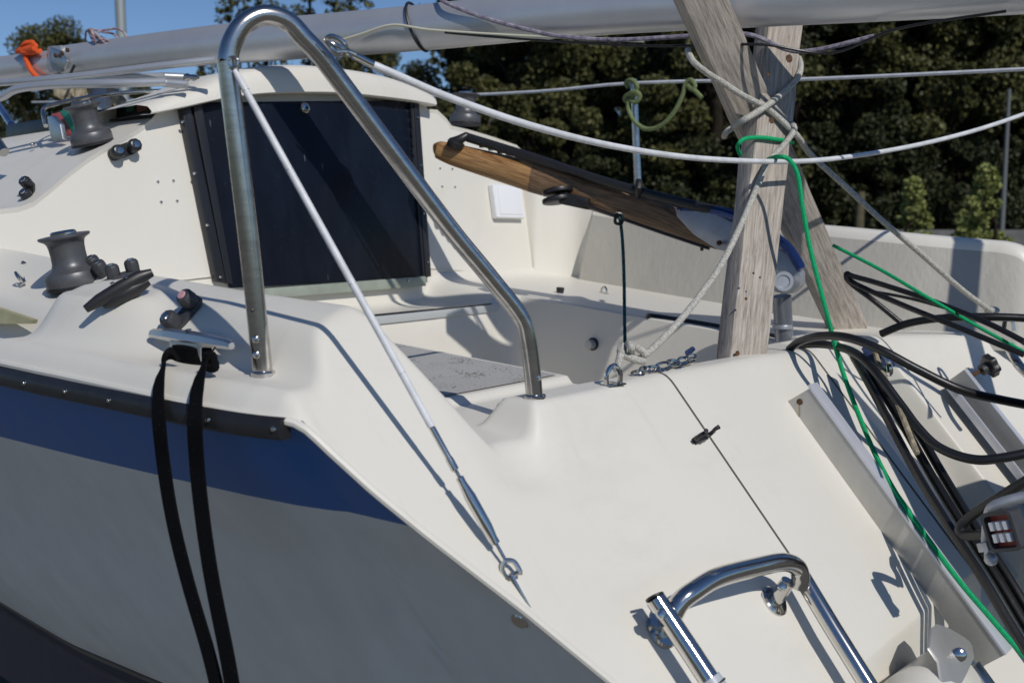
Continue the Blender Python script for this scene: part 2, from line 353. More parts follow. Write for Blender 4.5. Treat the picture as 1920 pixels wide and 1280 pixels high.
# ---- deck moulding
Fl=np.unique(np.round(np.concatenate([np.arange(.30,.58,.01),np.arange(.58,.60,.0012),np.arange(.60,1.2,.006),np.arange(1.2,1.9,.012),np.arange(1.9,2.0,.006),np.arange(2.0,2.16,.012),np.arange(2.16,2.24,.005)]),5))
Sfix=np.unique(np.round(np.concatenate([np.arange(1.12,1.2,.006),np.arange(1.2,1.49,.012),np.arange(1.49,1.56,.0022),np.arange(1.56,2.12,.015),np.arange(2.12,2.16,.0025),np.arange(2.16,2.28,.01),np.arange(2.28,2.34,.005),np.arange(2.34,2.40,.01),np.arange(2.40,2.44,.0025),np.arange(2.44,3.13,.015)]),5))
rows=[]
for F in Fl:
    se=float(S_edge(F)); wS=se+(1.12-se)*np.linspace(0,1,64,endpoint=False) if se<1.1 else None
    if wS is None: wS=np.linspace(se,max(1.12,se+.0),64,endpoint=False) if se<1.12 else np.linspace(1.12-1e-4,1.12,64,endpoint=False)
    Sx=np.concatenate([wS,np.maximum(Sfix,se if se>1.12 else 0)]); Z=deck_z(Sx,np.full_like(Sx,F))
    rows.append([Vector((a,F,b)) for a,b in zip(Sx,Z)])
MB().grid(rows).build('deck',GEL,boat,angle=60,recalc=False)
# ---- hull side
def S_T(z): return ip(-z,[.2,.234,.319,.374,.469,.578,.69,.80,.92,1.05],[.757,.779,.83,.872,.952,1.036,1.12,1.21,1.33,1.5])
zs=np.concatenate([[0],np.linspace(.012,1.0,52)])
rows=[]
for u in np.concatenate([np.linspace(0,.35,46),np.linspace(.37,4.6,60)]):
    r=[]
    for dz in zs:
        # start on the transom plane, run forward
        zc=-.2405-dz; FT=.951+SL*(zc+.27)
        F=FT+u; sT=float(S_T(zc))
        fuller=(1-math.exp(-u/.9))*(.02+.62*max(0,dz))*.55
        S=sT-fuller-.01*math.sin(min(u,.3)/.3*math.pi)*0
        top=float(S_edge(F))
        if dz<.05 and F>.982:
            kk=dz/.05; S=top*(1-kk)+S*kk if False else top+ (float(S_T(zc))-.779)*(1-.5*(1-math.exp(-u/.9)))
        else: S=min(S,10)
        if F>.982: S=top+(sT-.779)*(1-.36*(1-math.exp(-u/.8)))
        zz=zc+.012*min(max(F-1,0),1.5)*(1-min(dz/.1,1))
        r.append(Vector((S,F,zz)))
    rows.append(r)
MB().grid(rows).build('hull',HULL,boat,angle=60,recalc=False)
# moulded flange lip between hull and transom
e=[Vector((float(S_edge(F)),F,float(deck_z(S_edge(F),F)))) for F in np.concatenate([np.arange(.36,1.1,.012),np.arange(1.1,2.6,.05)])]
e=[p+Vector((-.001,-.001,-.003)) for p in e]
T(boat,'hull_flange',GEL,e,.0055,8)
# starboard hull and lower closure (seen only from elsewhere)
rows=[]
for F in np.linspace(.95,5.2,24):
    o=float(3.13-.0-1.1*max(0,(F-2.6)/2.6)**2); rows.append([Vector((o,F,-.30)),Vector((o-.05,F,-.5)),Vector((o-.3,F,-.8)),Vector((1.98,F,-1.15))])
MB().grid(rows).build('starboard_hull_side',HULL,boat,angle=60,recalc=False)
# foredeck
rows=[]
for F in np.linspace(2.2,5.5,30):
    a=float(S_edge(F)); b=float(3.13-1.1*max(0,(F-2.6)/2.6)**2); rows.append([Vector((a+(b-a)*t,F,-.22+.10*math.sin(t*math.pi)-.05*t+.02*(F-2.2))) for t in np.linspace(0,1,20)])
MB().grid(rows).build('foredeck',GEL,boat,angle=60,recalc=False)
# rub rail
rp=[]
for F in np.arange(.992,2.6,.03): rp.append(Vector((float(S_edge(F))-.006,F,float(z_edge(F))-.012)))
b=MB(); rows=[]
for p in rp:
    rows.append([p+Vector((dx,0,dz)) for dx,dz in ((.008,.011),(-.002,.0135),(-.007,.010),(-.010,.0),(-.009,-.010),(-.004,-.014),(.008,-.013))])
b.quad_grid(rows); b.f.append(tuple(range(7)));
rail=b.build('rub_rail',BLK,boat,angle=40)
for q in ((5,704),(67,714),(137,726),(212,740),(380,765),(476,778)):
    p=U(q[0],q[1],S=.73); 
    F=p.y; pp=Vector((float(S_edge(F))-.0165,F,float(z_edge(F))-.012)); MB().lathe([(.0001,.0025),(.0025,.002),(.0032,0),(.0032,-.002)],pp,(-1,0,0),10).build('rivet',STEEL,rail)
# seams on transom
def seam(S,z0,z1,wd=.0022,up=.0012):
    pts=[]
    for F in np.arange(z0,z1,.01): pts.append((S,F))
    b=MB(); b.quad_grid([[Vector((S-wd,F,float(deck_z(S-wd,F))+up)),Vector((S+wd,F,float(deck_z(S+wd,F))+up))] for S,F in pts]); b.build('seam',SEAM,boat,recalc=False)
seam(1.5415,.592,.985,.0026); seam(2.085,.592,1.0,.0034); seam(3.04,.42,.90,.002)
# under-panel gap shadow plate is real: the panel edge steps back 7 cm.
# ---- non-skid seat panels
def sheet(name,S0,S1,F0,F1,m,up=.004,par=boat,n=24):
    rows=[[Vector((S0(F) + (S1(F)-S0(F))*t,F,float(deck_z(S0(F)+(S1(F)-S0(F))*t,F))+up)) for t in np.linspace(0,1,n)] for F in np.linspace(F0,F1,50)]
    return MB().grid(rows).build(name,m,par,recalc=False,angle=60)
sheet('nonskid_panel',lambda F:1.10,lambda F:1.495,1.15,1.93,NONSKID,.0025)
# ---- bulkhead + starboard coaming
nB=Vector((0,1,-.17)); pB=Vector((1.9,2.2,-.19)); BP=(nB,pB)   # raked plane
def UB(px,py,off=0): return U(px,py,pl=(nB,pB+Vector((0,-off,0))))
top=[(-120,398),(0,392),(35,388),(62,378),(95,352),(130,322),(165,296),(200,275),(235,256),(262,240),(285,222),(300,205),(330,196),(560,150),(780,178),(800,205),(818,206),(835,222),(845,236),(880,244),(920,256),(969,273)]
rows=[]
for q in top:
    t=UB(*q); bt=Vector((t.x,0,-.40)); bt.y=2.2+.17*(bt.z+.19); rows.append([t*(1-k)+bt*k for k in np.linspace(0,1,10)])
cor=[((1010,308),2.2,2.74),((1040,338),2.17,2.80),((1068,362),2.10,2.84),((1095,378),2.02,2.86),((1135,393),1.93,2.87)]
for (q,F,S) in cor:
    t=U(*q,S=S+.02); bt=Vector((S-.02-.10*(t.y<2.1),t.y-.02,-.36)); rows.append([t*(1-k)+bt*k for k in np.linspace(0,1,10)])
b=MB(); rr=[]
for j in range(10): rr.append([r[j] for r in rows[:-6]]+cat([r[j] for r in rows[-6:]],4))
b.quad_grid(rr); b.build('cabin_bulkhead',GEL,boat,angle=50,recalc=False)
# coaming panel (vinyl) : inner face, cap, outer
ct=[(1115,387),(1180,396),(1300,406),(1400,413),(1550,424),(1700,438),(1800,447),(1850,451),(1888,455),(1918,466),(1936,490),(1946,530),(1954,570)]
St=[2.885,2.88,2.87,2.87,2.87,2.90,2.94,2.96,2.97,2.98,2.985,2.99,2.99]
rows=[]
for q,S in zip(ct,St):
    t=U(*q,S=S); bt=Vector((S-.13,t.y,-.345)); 
    prof=[bt*(1-k)+Vector((t.x-.012,t.y,t.z-.028))*k for k in np.linspace(0,1,9)]
    prof+=[Vector((t.x-.006,t.y,t.z-.010)),Vector((t.x+.006,t.y,t.z)),Vector((t.x+.035,t.y,t.z+.002)),Vector((t.x+.06,t.y,t.z-.012)),Vector((t.x+.075,t.y,t.z-.06)),Vector((t.x+.10,t.y,-.33))]
    rows.append(prof)
rr=[cat([r[j] for r in rows],5) for j in range(len(rows[0]))]
MB().grid(rr[:9]).build('coaming_panel',VINYL,boat,angle=50,recalc=False,label='grey textured vinyl panel along the starboard coaming')
MB().grid(rr[8:]).build('coaming_cap',GEL,boat,angle=60,recalc=False)
# ---- cabin roof (port side slope, from bulkhead edge forward)
rows=[]
edge=[UB(*q) for q in top]
for p in edge:
    if 1.40<p.x<2.28: p.z=min(p.z,.205)
for k in np.linspace(0,1,14):
    dF=k*2.2; rows.append([Vector((p.x+(p.x-1.98)*-.10*k,p.y-.004+dF,p.z-.10*k*k+.012*k)) for p in edge])
# soft edge from bulkhead to roof
rows.insert(0,[Vector((p.x,p.y-.002,p.z-.010)) for p in edge])
MB().grid(rows).build('cabin_roof',GEL,boat,angle=75,recalc=False)
# ---- companionway hatch (sliding hood)
ha=[(283,207),(300,200),(335,186),(375,172),(430,150),(500,134),(580,130),(650,136),(720,148),(775,165),(812,182),(818,190)]
fr=[(283,212),(305,208),(345,200),(390,190),(430,182),(500,174),(580,172),(650,174),(720,181),(775,188),(812,195),(818,197)]
rows=[]
A=[UB(*q,off=.05) for q in fr]; B=[UB(*q,off=.045) for q in ha]
A=cat(A,5);B=cat(B,5)
lo=[p+Vector((0,.05,-.002)) for p in A]
rows=[lo,[p+Vector((0,.004,-.003)) for p in A],A,[a*.5+b*.5+Vector((0,-.003,0)) for a,b in zip(A,B)],B,[p+Vector((0,.014,.010)) for p in B],[p+Vector((0,.06,.016)) for p in B],[p+Vector((0,.20,.012)) for p in B],[p+Vector((0,.26,.004)) for p in B],[p+Vector((0,.275,-.10)) for p in B]]
MB().grid(rows).build('sliding_hatch',GEL,boat,angle=50,recalc=False)
# fixed bulkhead board above the door
# ---- companionway door and frames
def PB(*qs,off=.012,th=.012):
    return [UB(*q,off=off) for q in qs], Vector((0,th,0))
poly,t=PB((352,192),(786,188),(802,520),(434,540),off=.016,th=.012); door=MB().prism(poly,t).build('companionway_door',PLEXI,boat,bevel=.0008)
poly,t=PB((340,198),(357,197),(425,531),(407,528),off=.024,th=.02); fl=MB().prism(poly,t).build('door_track',BLKF,boat,bevel=.002)
poly,t=PB((362,196),(379,195),(437,532),(426,532),off=.026,th=.016); MB().prism(poly,t).build('door_track',BLKF,boat,bevel=.002)
poly,t=PB((776,190),(786,190),(809,518),(799,520),off=.026,th=.02); fr2=MB().prism(poly,t).build('door_track',BLKF,boat,bevel=.002)
poly,t=PB((769,188),(776,188),(799,519),(794,519),off=.022,th=.012); MB().prism(poly,t).build('door_track',BLKF,boat,bevel=.002)
poly,t=PB((497,541),(799,518),(799,536),(497,560),off=.026,th=.02); sill=MB().prism(poly,t).build('door_sill',GREENALU,boat,bevel=.0015)
for q,par in (((343,228),fl),((366,325),fl),((390,422),fl),((414,519),fl),((783,220),fr2),((789,310),fr2),((795,400),fr2),((802,491),fr2),((766,526),sill)):
    p=UB(*q,off=.030); MB().lathe([(.0001,.0025),(.003,.0015),(.0036,0),(.0036,-.004)],p,(0,-1,.17),10).build('screw',STEEL,par)
p=UB(572,203,off=.022); lk=MB().lathe([(.0001,.007),(.009,.006),(.013,.004),(.015,0),(.015,-.006)],p,(0,-1,.1),24).build('lock',STEEL,door)
MB().lathe([(.0001,.003),(.005,.002),(.005,0)],p+Vector((0,-.0065,0)),(0,-1,.1),14).build('keyhole',BLK,lk)
for k in range(9):
    p=UB(771+k*.7,200+k*18,off=.024); MB().tube([p,p+Vector((0,0,.02))],.003,6).build('hinge_knuckle',BLKF,door)
# screws in bulkhead (two sets of four)
for q in ((296,341),(325,339),(302,379),(332,377),(825,316),(848,317),(829,350),(853,351)):
    p=UB(*q,off=.001); MB().lathe([(.0001,.003),(.0028,.0022),(.0038,0),(.0038,-.003)],p,(0,-1,.17),12).build('screw',STEEL,boat)
# white instrument box
c=UB(950,379,off=.012); x=Vector((1,0,-.02)); z=Vector((0,.17,1)); 
b=MB().box(c,x,(0,-1,.17),z,.070,.012,.053).build('instrument_cover',WHITE,boat,bevel=.006,seg=3,label='white square plastic cover on the starboard bulkhead')
MB().box(c+Vector((.003,-.0125,.002)),x,(0,-1,.17),z,.056,.0015,.042).build('cover_lid',WHITE,b,bevel=.0012)
# ---------------- winches --------------------------------------------------------------------------------
def winch(c,ax,s,m=ANO,m2=STEEL):
    ax=Vector(ax).normalized()
    w_=MB().lathe([(.050,0),(.052,.004),(.052,.020),(.049,.027),(.038,.034),(.0345,.040),(.0325,.046),(.032,.060),(.0325,.074),(.034,.082),(.037,.087),(.046,.092),(.0475,.095),(.046,.097),(.030,.0985)],c,ax,40)
    w_.v=[tuple(Vector(c)+(Vector(v)-Vector(c))*s) for v in w_.v]
    o=w_.build('winch',m,boat,angle=30)
    t=MB().lathe([(.024,.098),(.024,.102),(.021,.105),(.019,.104),(.017,.101),(.012,.101),(.009,.097),(.0001,.097)],c,ax,28); t.v=[tuple(Vector(c)+(Vector(v)-Vector(c))*s) for v in t.v]
    t.build('winch_cap',m2,o,angle=25)
    t=MB().lathe([(.054,-.004),(.054,.001),(.0505,.002)],c,ax,28); t.v=[tuple(Vector(c)+(Vector(v)-Vector(c))*s) for v in t.v]; t.build('winch_base',BLK,o)
    return o
pw,nw=G(142,535)
winch(pw,(-.17,.06,1),.93)
pr_=U(174,268,S=1.285); winch(pr_,(-.26,.02,1),.90)
ps=U(872,232,S=2.62); winch(ps-Vector((0,0,.0)),(.05,0,1),.98)
# ---------------- cleats / cam cleats / fittings ----------------------------------------------------------
def frame(n,dirF):
    n=Vector(n).normalized(); d=Vector(dirF); x=(d-n*d.dot(n)).normalized(); return x,n.cross(x),n
def camcleat(c,n,d,s=1.0,red=False,m=PLG):
    x,y,n=frame(n,d); c=Vector(c)
    base=MB().lathe([(.011*s,0),(.011*s,.005*s),(.010*s,.006*s)],c+x*.017*s,n,18); base.lathe([(.011*s,0),(.011*s,.005*s),(.010*s,.006*s)],c-x*.017*s,n,18); base.box(c+n*.003*s,x,y,n,.017*s,.0108*s,.003*s)
    o=base.build('cam_cleat',m,boat,angle=40)
    for q in (-1,1):
        b=MB().lathe([(.011*s,.0055*s),(.0118*s,.010*s),(.0118*s,.020*s),(.010*s,.0235*s),(.007*s,.0245*s)],c+x*q*.0165*s,n,9)
        cm=b.build('cam',m,o,bevel=.0006,angle=30)
        MB().lathe([(.006*s,.0243*s),(.0055*s,.0262*s),(.002*s,.0265*s)],c+x*q*.0165*s,n,14).build('cam_cap',(mat('pink_ring',(.55,.30,.34),.5) if red and q==1 else STEEL),cm)
    return o
p,n=G(352,592); camcleat(p+n*.001,n+Vector((-.2,0,0)),(.75,-.18,.25),1.15,True)
p,n=G(190,510); camcleat(p,n,(.35,1,0),1.1)
p,n=G(233,518); camcleat(p,n,(1,-.2,0),1.0)
p=UB(229,284,off=.002); camcleat(p,(-.08,-1,.25),(1,0,.38),1.35,m=BLKF)
p=U(57,362,S=1.12); camcleat(p,(-.75,-.3,.6),(.3,.5,.55),1.1,m=BLKF)
# black fairlead horn
p,n=G(238,562); x,y,n=frame(n,(1,-.30,.0)); p=p+n*.004
hb=MB().tube([p-x*.034+n*.002,p-x*.018+n*.006,p+x*.016+n*.008,p+x*.040+n*.010],[.005,.011,.013,.007],12,flat=1.0).build('jam_cleat',BLK,boat)
MB().tube([p-x*.058+n*.010,p-x*.035+n*.014,p+n*.018,p+x*.03+n*.021,p+x*.050+n*.020],[.006,.0095,.011,.0105,.006],14,flat=.75).build('cleat_horn',BLK,hb)
for k in (-.008,.014): MB().lathe([(.0001,.0015),(.003,.001),(.003,0)],p+x*k+n*.0305,n,10).build('screw',STEEL,hb)
# small fittings
def padeye(c,n,d,s=1,m=STEEL,r=.003,h=.018,w=.012):
    x,y,n=frame(n,d); c=Vector(c); pts=[c-x*w*s,c-x*w*s+n*h*.6*s,c-x*w*.6*s+n*h*.95*s,c+n*h*1.1*s,c+x*w*.6*s+n*h*.95*s,c+x*w*s+n*h*.6*s,c+x*w*s]
    o=T(boat,'padeye',m,pts,r*s,8,5); MB().box(c+n*.001,x,y,n,w*1.35*s,w*.55*s,.0015).build('padeye_base',m,o,bevel=.001); return o
p,n=G(1132,550); padeye(p,n,(.3,1,0),1.0)
padeye(U(52,503,S=.98),(-.6,0,.8),(0,1,0),.8); padeye(U(42,527,S=.93),(-.6,0,.8),(.6,1,0),1.0)
p,n=G(1050,549); MB().lathe([(.010,0),(.011,.003),(.012,.014),(.010,.016)],p,n,18).build('deck_plug',BLK,boat)
for q in ((320,521),(552,554),(578,560)):
    p,n=G(*q); MB().lathe([(.0001,.004),(.003,.003),(.004,0)],p,n,10).build('screw',STEEL,boat)
# drain outlet on starboard seat face
p,_n=G(1112,645); p=p+Vector((.002,0,0)); dr=MB().lathe([(.0125,-.02),(.0125,.020),(.011,.024),(.0001,.0245)],p,(-1,0,.03),22).build('drain_outlet',GREYCAST,boat)
MB().lathe([(.0175,-.012),(.0175,.004),(.0145,.006)],p,(-1,0,.03),22).build('drain_flange',BLK,dr)
# mooring cleat
pc,n=G(360,676); pc=pc; n=Vector((-.10,0,1)).normalized(); x,y,n=frame(n,(0.02,-1,-.02))
cl=MB(); 
hor=[(-.092,.030,.0045,.005),(-.085,.033,.006,.0075),(-.04,.034,.0085,.011),(0,.033,.009,.012),(.04,.032,.0085,.011),(.085,.030,.006,.0075),(.094,.028,.0045,.005)]
rows=[]
for t,h,a,bb in hor:
    c=pc+x*t+n*h; rows.append([c+y*bb*sx+n*a*sz for sx,sz in ((-1,-.2),(-.75,.75),(0,1),(.75,.75),(1,-.2),(.6,-1),(-.6,-1))])
bi=cl.quad_grid(rows,closed_u=True); cl.f.append(tuple(bi+i for i in range(7))); cl.f.append(tuple(bi+6*7+i for i in range(7)))
cleat=cl.build('mooring_cleat',ALU,boat,angle=30)
MB().box(pc+n*.014,x,y,n,.036,.010,.014).build('cleat_base',ALU,cleat,bevel=.004)
MB().lathe([(.0001,.002),(.004,.0015),(.005,0)],pc+n*.0425,n,12).build('screw',STEEL,cleat)
# ---------------- pushpit hoop ---------------------------------------------------------------------------
b1,_=G(495,703); b2,_=G(1003,746)
pn=Vector((b2.y-b1.y,-(b2.x-b1.x),0)).normalized()
hp=(pn,b1)
cl_=[(430,150),(427,115),(435,80),(455,48),(485,31),(515,31),(545,45),(570,72),(602,106),(640,156),(742,293),(845,430),(905,503),(935,540),(963,575),(982,606),(990,638),(997,690)]
pts=[b1+Vector((0,0,-.004))]+[U(492,690,pl=hp),U(465,440,pl=hp)]+[U(*q,pl=hp) for q in cl_]+[b2+Vector((0,0,-.004))]
hoop=T(boat,'pushpit_hoop',STEEL_OLD,pts,.0126,20,8)
for bb in (b1,b2): MB().lathe([(.0165,-.006),(.0165,.004),(.015,.006),(.013,.0065)],bb,(0,0,1),24).build('base_ring',STEEL,hoop)
vw=(Vector((0,0,0))-b1).normalized()
for q in ((481,665),(480,636)):
    p=U(*q,pl=hp)+ -pn*0; d=(-p).normalized(); MB().lathe([(.0001,.0035),(.0035,.0025),(.005,0),(.005,-.004)],p+d*.0125,d,12).build('set_screw',STEEL,hoop)
p=U(1008,708,pl=hp); d=(-p).normalized(); MB().lathe([(.0001,.0035),(.0035,.0025),(.005,0),(.005,-.004)],p+d*.0125,d,12).build('set_screw',STEEL,hoop)
p=U(473,582,pl=hp); d=(-p).normalized(); MB().lathe([(.0001,.001),(.0022,0),(.0022,-.004)],p+d*.0126,d,10).build('set_screw',BLK,hoop)
pe=U(437,118,pl=hp); d=(-pe).normalized(); eye=MB().tube([pe+d*.014+Vector((math.cos(a)*.0065*cY,-math.cos(a)*.0065*sY,math.sin(a)*.0065)) for a in np.linspace(0,2*math.pi,14,endpoint=False)],.0022,8,closed=True).build('eye_bolt',STEEL,hoop)
# stay wire with turnbuckle
e0=pe+d*.014+Vector((0,0,-.006)); pcp=Vector((float(S_edge(.79))+.012,.79,0)); pcp.z=float(deck_z(pcp.x,pcp.y))
pcp,_=G(984,1116)
def LN(t): return e0+(pcp-e0)*t
def tp(py):   # parameter for image row
    lo,hi=0,1
    for _ in range(30):
        m_=(lo+hi)/2; q=LN(m_); dd=q.x*sY+q.y*cY; dpt=dd*cP-q.z*sP; u=dd*sP+q.z*cP
        if 640-FPX*u/dpt<py: lo=m_
        else: hi=m_
    return lo
stay=T(boat,'stay_wire',PVC,[LN(tp(132)),LN(tp(145)),LN(tp(400)),LN(tp(700)),LN(tp(800))],[.003,.0043,.0046,.0048,.0046],12)
T(stay,'wire_terminal',STEEL,[LN(tp(118)),LN(tp(135))],.002,8)
T(stay,'swage',STEEL,[LN(tp(798)),LN(tp(802)),LN(tp(855)),LN(tp(862)),LN(tp(880)),LN(tp(884))],[.002,.0042,.0040,.0050,.0050,.002],12)
T(stay,'threaded_rod',STEEL,[LN(tp(880)),LN(tp(1055))],.0025,10)
T(stay,'turnbuckle',STEEL,[LN(tp(893)),LN(tp(895)),LN(tp(905)),LN(tp(930)),LN(tp(985)),LN(tp(1008)),LN(tp(1018)),LN(tp(1020))],[.003,.0052,.0050,.0072,.0074,.0055,.0056,.003],14)
a=LN(tp(1050)); c_=LN(tp(1082)); ax=(c_-a).normalized(); sd=ax.cross(d).normalized()
for q in (-1,1): T(stay,'fork_jaw',STEEL,[a,a+sd*q*.008+ax*.006,a+sd*q*.009+ax*.018,c_+sd*q*.007],.0032,8,4)
T(stay,'clevis_pin',STEEL,[c_-ax*.004-sd*.012,c_-ax*.004+sd*.012],.0028,10)
MB().prism([c_-ax*.006-d*.004,c_-ax*.006+d*.004,pcp+d*.008+ax*.012,pcp-d*.004+ax*.012],sd*.003).build('chainplate',STEEL,boat,bevel=.0004)
for py in (170,318,532,700): 
    t0=tp(py); MB().tube([LN(t0)-(LN(t0+.004)-LN(t0))*.12,LN(t0)+(LN(t0+.004)-LN(t0))*.12],.0049,12).build('sleeve_joint',GREYCAST,stay)
# lifelines
lf=[(612,76,1.33),(640,92,1.34),(700,122,1.37),(735,137,1.38),(850,186,1.44),(1000,237,1.53),(1150,274,1.74),(1300,296,1.93),(1450,303,2.11),(1560,298,2.2),(1700,276,2.36),(1820,247,2.5),(1920,214,2.65),(2050,165,2.9)]
def lw(r): return [U(a,b,D=c) for a,b,c in r]
life=T(boat,'lifeline',PVC,lw(lf[2:]),.0052,12,8,label='thick white coated lifeline sagging across the stern')
q=lw(lf[:4]); T(life,'swage_terminal',STEEL,[q[1]*.3+q[0]*.7,q[1],q[2],q[2]*.4+q[3]*.6],[.003,.0045,.0052,.0062],12,4)
sh=cat([U(612,74,D=1.325),U(622,68,D=1.32),U(640,76,D=1.32),U(650,92,D=1.325),U(640,100,D=1.33),U(622,90,D=1.33)],4,True); MB().tube(sh,.003,8,closed=True).build('shackle',STEEL,life)
for k,(x0,y0,x1,y1) in enumerate(((632,96,668,102),(640,84,662,112))): T(life,'split_pin',STEEL,[U(x0,y0,D=1.32),U((x0+x1)/2,(y0+y1)/2-3,D=1.318),U(x1,y1,D=1.322)],.0015,6,3)
st=U(1188,156,S=3.05)
l2=T(boat,'lifeline',PVC,[U(60,192,S=3.05),U(820,180,S=3.05),st,U(1500,149,S=3.05),U(1920,130,S=3.05),U(2100,118,S=3.05)],.0052,8,6,label='thin white lifeline along the far starboard side')
T(boat,'stanchion',STEEL_OLD,[st+Vector((0,0,.012)),U(1196,345,S=3.05),U(1199,420,S=3.05)],[.0115,.0125,.013],14)
# ---------------- transom fittings -----------------------------------------------------------------------
Tn=Vector((0,-1,1/1.0)); Tn=Vector((0,-(1/SL),1)).normalized(); Td=Vector((0,-SL,-1)).normalized(); Tx=Vector((1,0,0))
TPt=Vector((1.5,.951,-.27))
def UT(px,py,off=0): return U(px,py,pl=(Tn,TPt+Tn*off))
# boarding ladder: two rails, top bend, stand-offs
off=.045; rr_=.0135
L0=UT(1228,1125,off); L1=UT(1345,1300,off); lad=empty('boarding_ladder',tuple(UT(1400,1300,0)),'x','x')
bpy.data.objects.remove(lad)
top_=[UT(1262,1150,off-.004),UT(1275,1128,off+.008),UT(1300,1108,off+.02),UT(1345,1082,off+.028),UT(1420,1062,off+.03),UT(1468,1053,off+.03),UT(1494,1062,off+.022),UT(1501,1082,off+.012),UT(1498,1100,off)]
ladder=T(boat,'boarding_ladder',STEEL,top_,.0135,18,6,label='polished steel folding boarding ladder on the transom')
T(ladder,'ladder_rail',STEEL,[UT(1229,1122,off),UT(1290,1213,off),UT(1420,1410,off)],.0135,18)
T(ladder,'ladder_rail',STEEL,[UT(1500,1075,off-.004),UT(1560,1175,off),UT(1700,1400,off)],.0135,18)
T(ladder,'rail_sleeve',mat('clear_grey_plastic',(.45,.48,.52),.4),[UT(1328,1272,off),UT(1400,1380,off)],.0165,16)
T(ladder,'rail_cap',BLK,[UT(1229,1121,off+.001),UT(1227,1117,off+.001)],.0128,16)
T(ladder,'rail_cap',BLK,[UT(1336,1284,off),UT(1338,1287,off)],.0185,16)
for q,qt in (((1240,1183),(1236,1160)),((1452,1126),(1478,1090))):
    base=UT(*q,0.002); tt=UT(*qt,off-.004); 
    T(ladder,'standoff',STEEL,[base,tt],.011,16)
    MB().lathe([(.024,-.006),(.024,.0015),(.021,.004),(.012,.0045)],base,Tn,26).build('standoff_flange',STEEL,ladder)
p=UT(1240,1150,off+.012); dd=(-p).normalized(); MB().lathe([(.0001,.003),(.005,.002),(.0065,0),(.0065,-.004)],p+dd*.003,dd,14).build('bolt',STEEL,ladder)
p=UT(1466,1098,off-.01); dd=(-p).normalized(); MB().lathe([(.0001,.006),(.0055,.005),(.0075,.002),(.0075,-.01)],p+dd*.012,dd,14).build('bolt',STEEL,ladder)
# outboard bracket: two aluminium channels
def channel(a,b,hh,ww,flip,name='motor_bracket',holes=True,lab=None):
    # a,b on plane: web stands off transom by hh, flange on top of width ww
    ax=(b-a).normalized(); bx=Tx
    o=MB().box((a+b)/2+Tn*hh/2,ax,bx,Tn,(b-a).length/2,.0022,hh/2).build(name,ALUW,boat,bevel=.0008,label=lab)
    MB().box((a+b)/2+Tn*(hh+.0022)+bx*(ww/2-.0022)*flip,ax,bx,Tn,(b-a).length/2,ww/2,.0024).build('flange',ALUF,o,bevel=.0008)
    MB().box((a+b)/2+Tn*.0035+bx*(.018)*flip,ax,bx,Tn,(b-a).length/2,.018,.0022).build('foot_flange',ALU,o,bevel=.0008)
    return o
ca=UT(1477,752); cb=UT(1757,1240); cb=Vector((ca.x,cb.y,cb.z)); 
ca2=ca; cb2=ca+Td*.56
# web as wedge: narrow at the top
ax=(cb2-ca2).normalized()
w0,w1=.052,.052
o=MB().prism([ca2,cb2,cb2+Tn*w1,ca2+Tn*w0+ax*.006],Tx*.004).build('motor_bracket',ALUW,boat,bevel=.0006,label='long aluminium angle of the outboard bracket, rust stain at its top hole')
a_=ca2+Tn*(w0+.002)+Tx*.016; b_=cb2+Tn*(w1+.002)+Tx*.016
MB().box((a_+b_)/2,ax,Tx,Tn,(b_-a_).length/2,.018,.0025).build('flange',ALUF,o,bevel=.0008)
p=U(1499,753,S=ca2.x-.001); MB().lathe([(.0001,.002),(.004,.0015),(.006,0)],p,(-1,0,0),16).build('rusty_bolt',RUST,o)
MB().prism([p+Vector((-.0005,0,-.003)),p+Vector((-.0005,.002,-.003)),p+Vector((-.0005,.001,-.05)),p+Vector((-.0005,0,-.05))],(-.0003,0,0)).build('rust_stain',mat('rust_streak',(.40,.33,.22),.8),o)
# lower hinge plate + pin
hp0=UT(1770,1215,.045); 
pl_=[UT(1742,1180,.06),UT(1752,1172,.06),UT(1775,1180,.06),UT(1800,1195,.06),UT(1818,1208,.06),UT(1822,1235,.06),UT(1810,1262,.06),UT(1790,1300,.06),UT(1764,1300,.06),UT(1755,1240,.06),UT(1738,1215,.06)]
hg=MB().prism(pl_,Tx*.006+Tn*.003).build('hinge_plate',ALUW,o,bevel=.001)
MB().lathe([(.011,0),(.011,.004),(.008,.006),(.0001,.0065)],UT(1798,1226,.066),(-.8,-.5,.3),18).build('hinge_pin',STEEL,hg)
MB().box(UT(1838,1290,.03),Td,Tx,Tn,.035,.016,.02).build('lower_bracket_arm',ALU,o,bevel=.001)
# second bracket (far, starboard) : channel open towards us
pa=UT(1775,700); 
pa=Vector((2.66,.951,-.27)); 
def UTs(px,py,off=0,sh=0): return U(px,py,pl=(Tn,TPt+Vector((0,-sh,0))+Tn*off))
sh_=.03
qa,qb=UTs(1808,693,.045,sh_),UTs(1808,693,.045,sh_)+Td*.5
axx=(qb-qa).normalized()
o2=MB().box((qa+qb)/2+Tx*.006,axx,Tx,Tn,.25,.0105,.0024).build('motor_bracket',ALUF,boat,bevel=.0008,label='far aluminium channel of the outboard bracket with a black clamp knob')
MB().box((qa+qb)/2-Tx*.003-Tn*.021,axx,Tx,Tn,.25,.002,.022).build('web',ALUW,o2,bevel=.0006)
MB().box((qa+qb)/2-Tx*.026-Tn*.040-axx*.0,axx,Tx,Tn,.24,.024,.0025).build('back_plate',mat('shaded_plate',(.16,.17,.19),.5,.4,nz=.3),o2,bevel=.0006)  # shade inside the channel is put into the plate's dark colour
MB().box((qa+qb)/2-Tx*.052-Tn*.034,axx,Tx,Tn,.235,.0035,.009).build('inner_web',ALUF,o2,bevel=.0006)
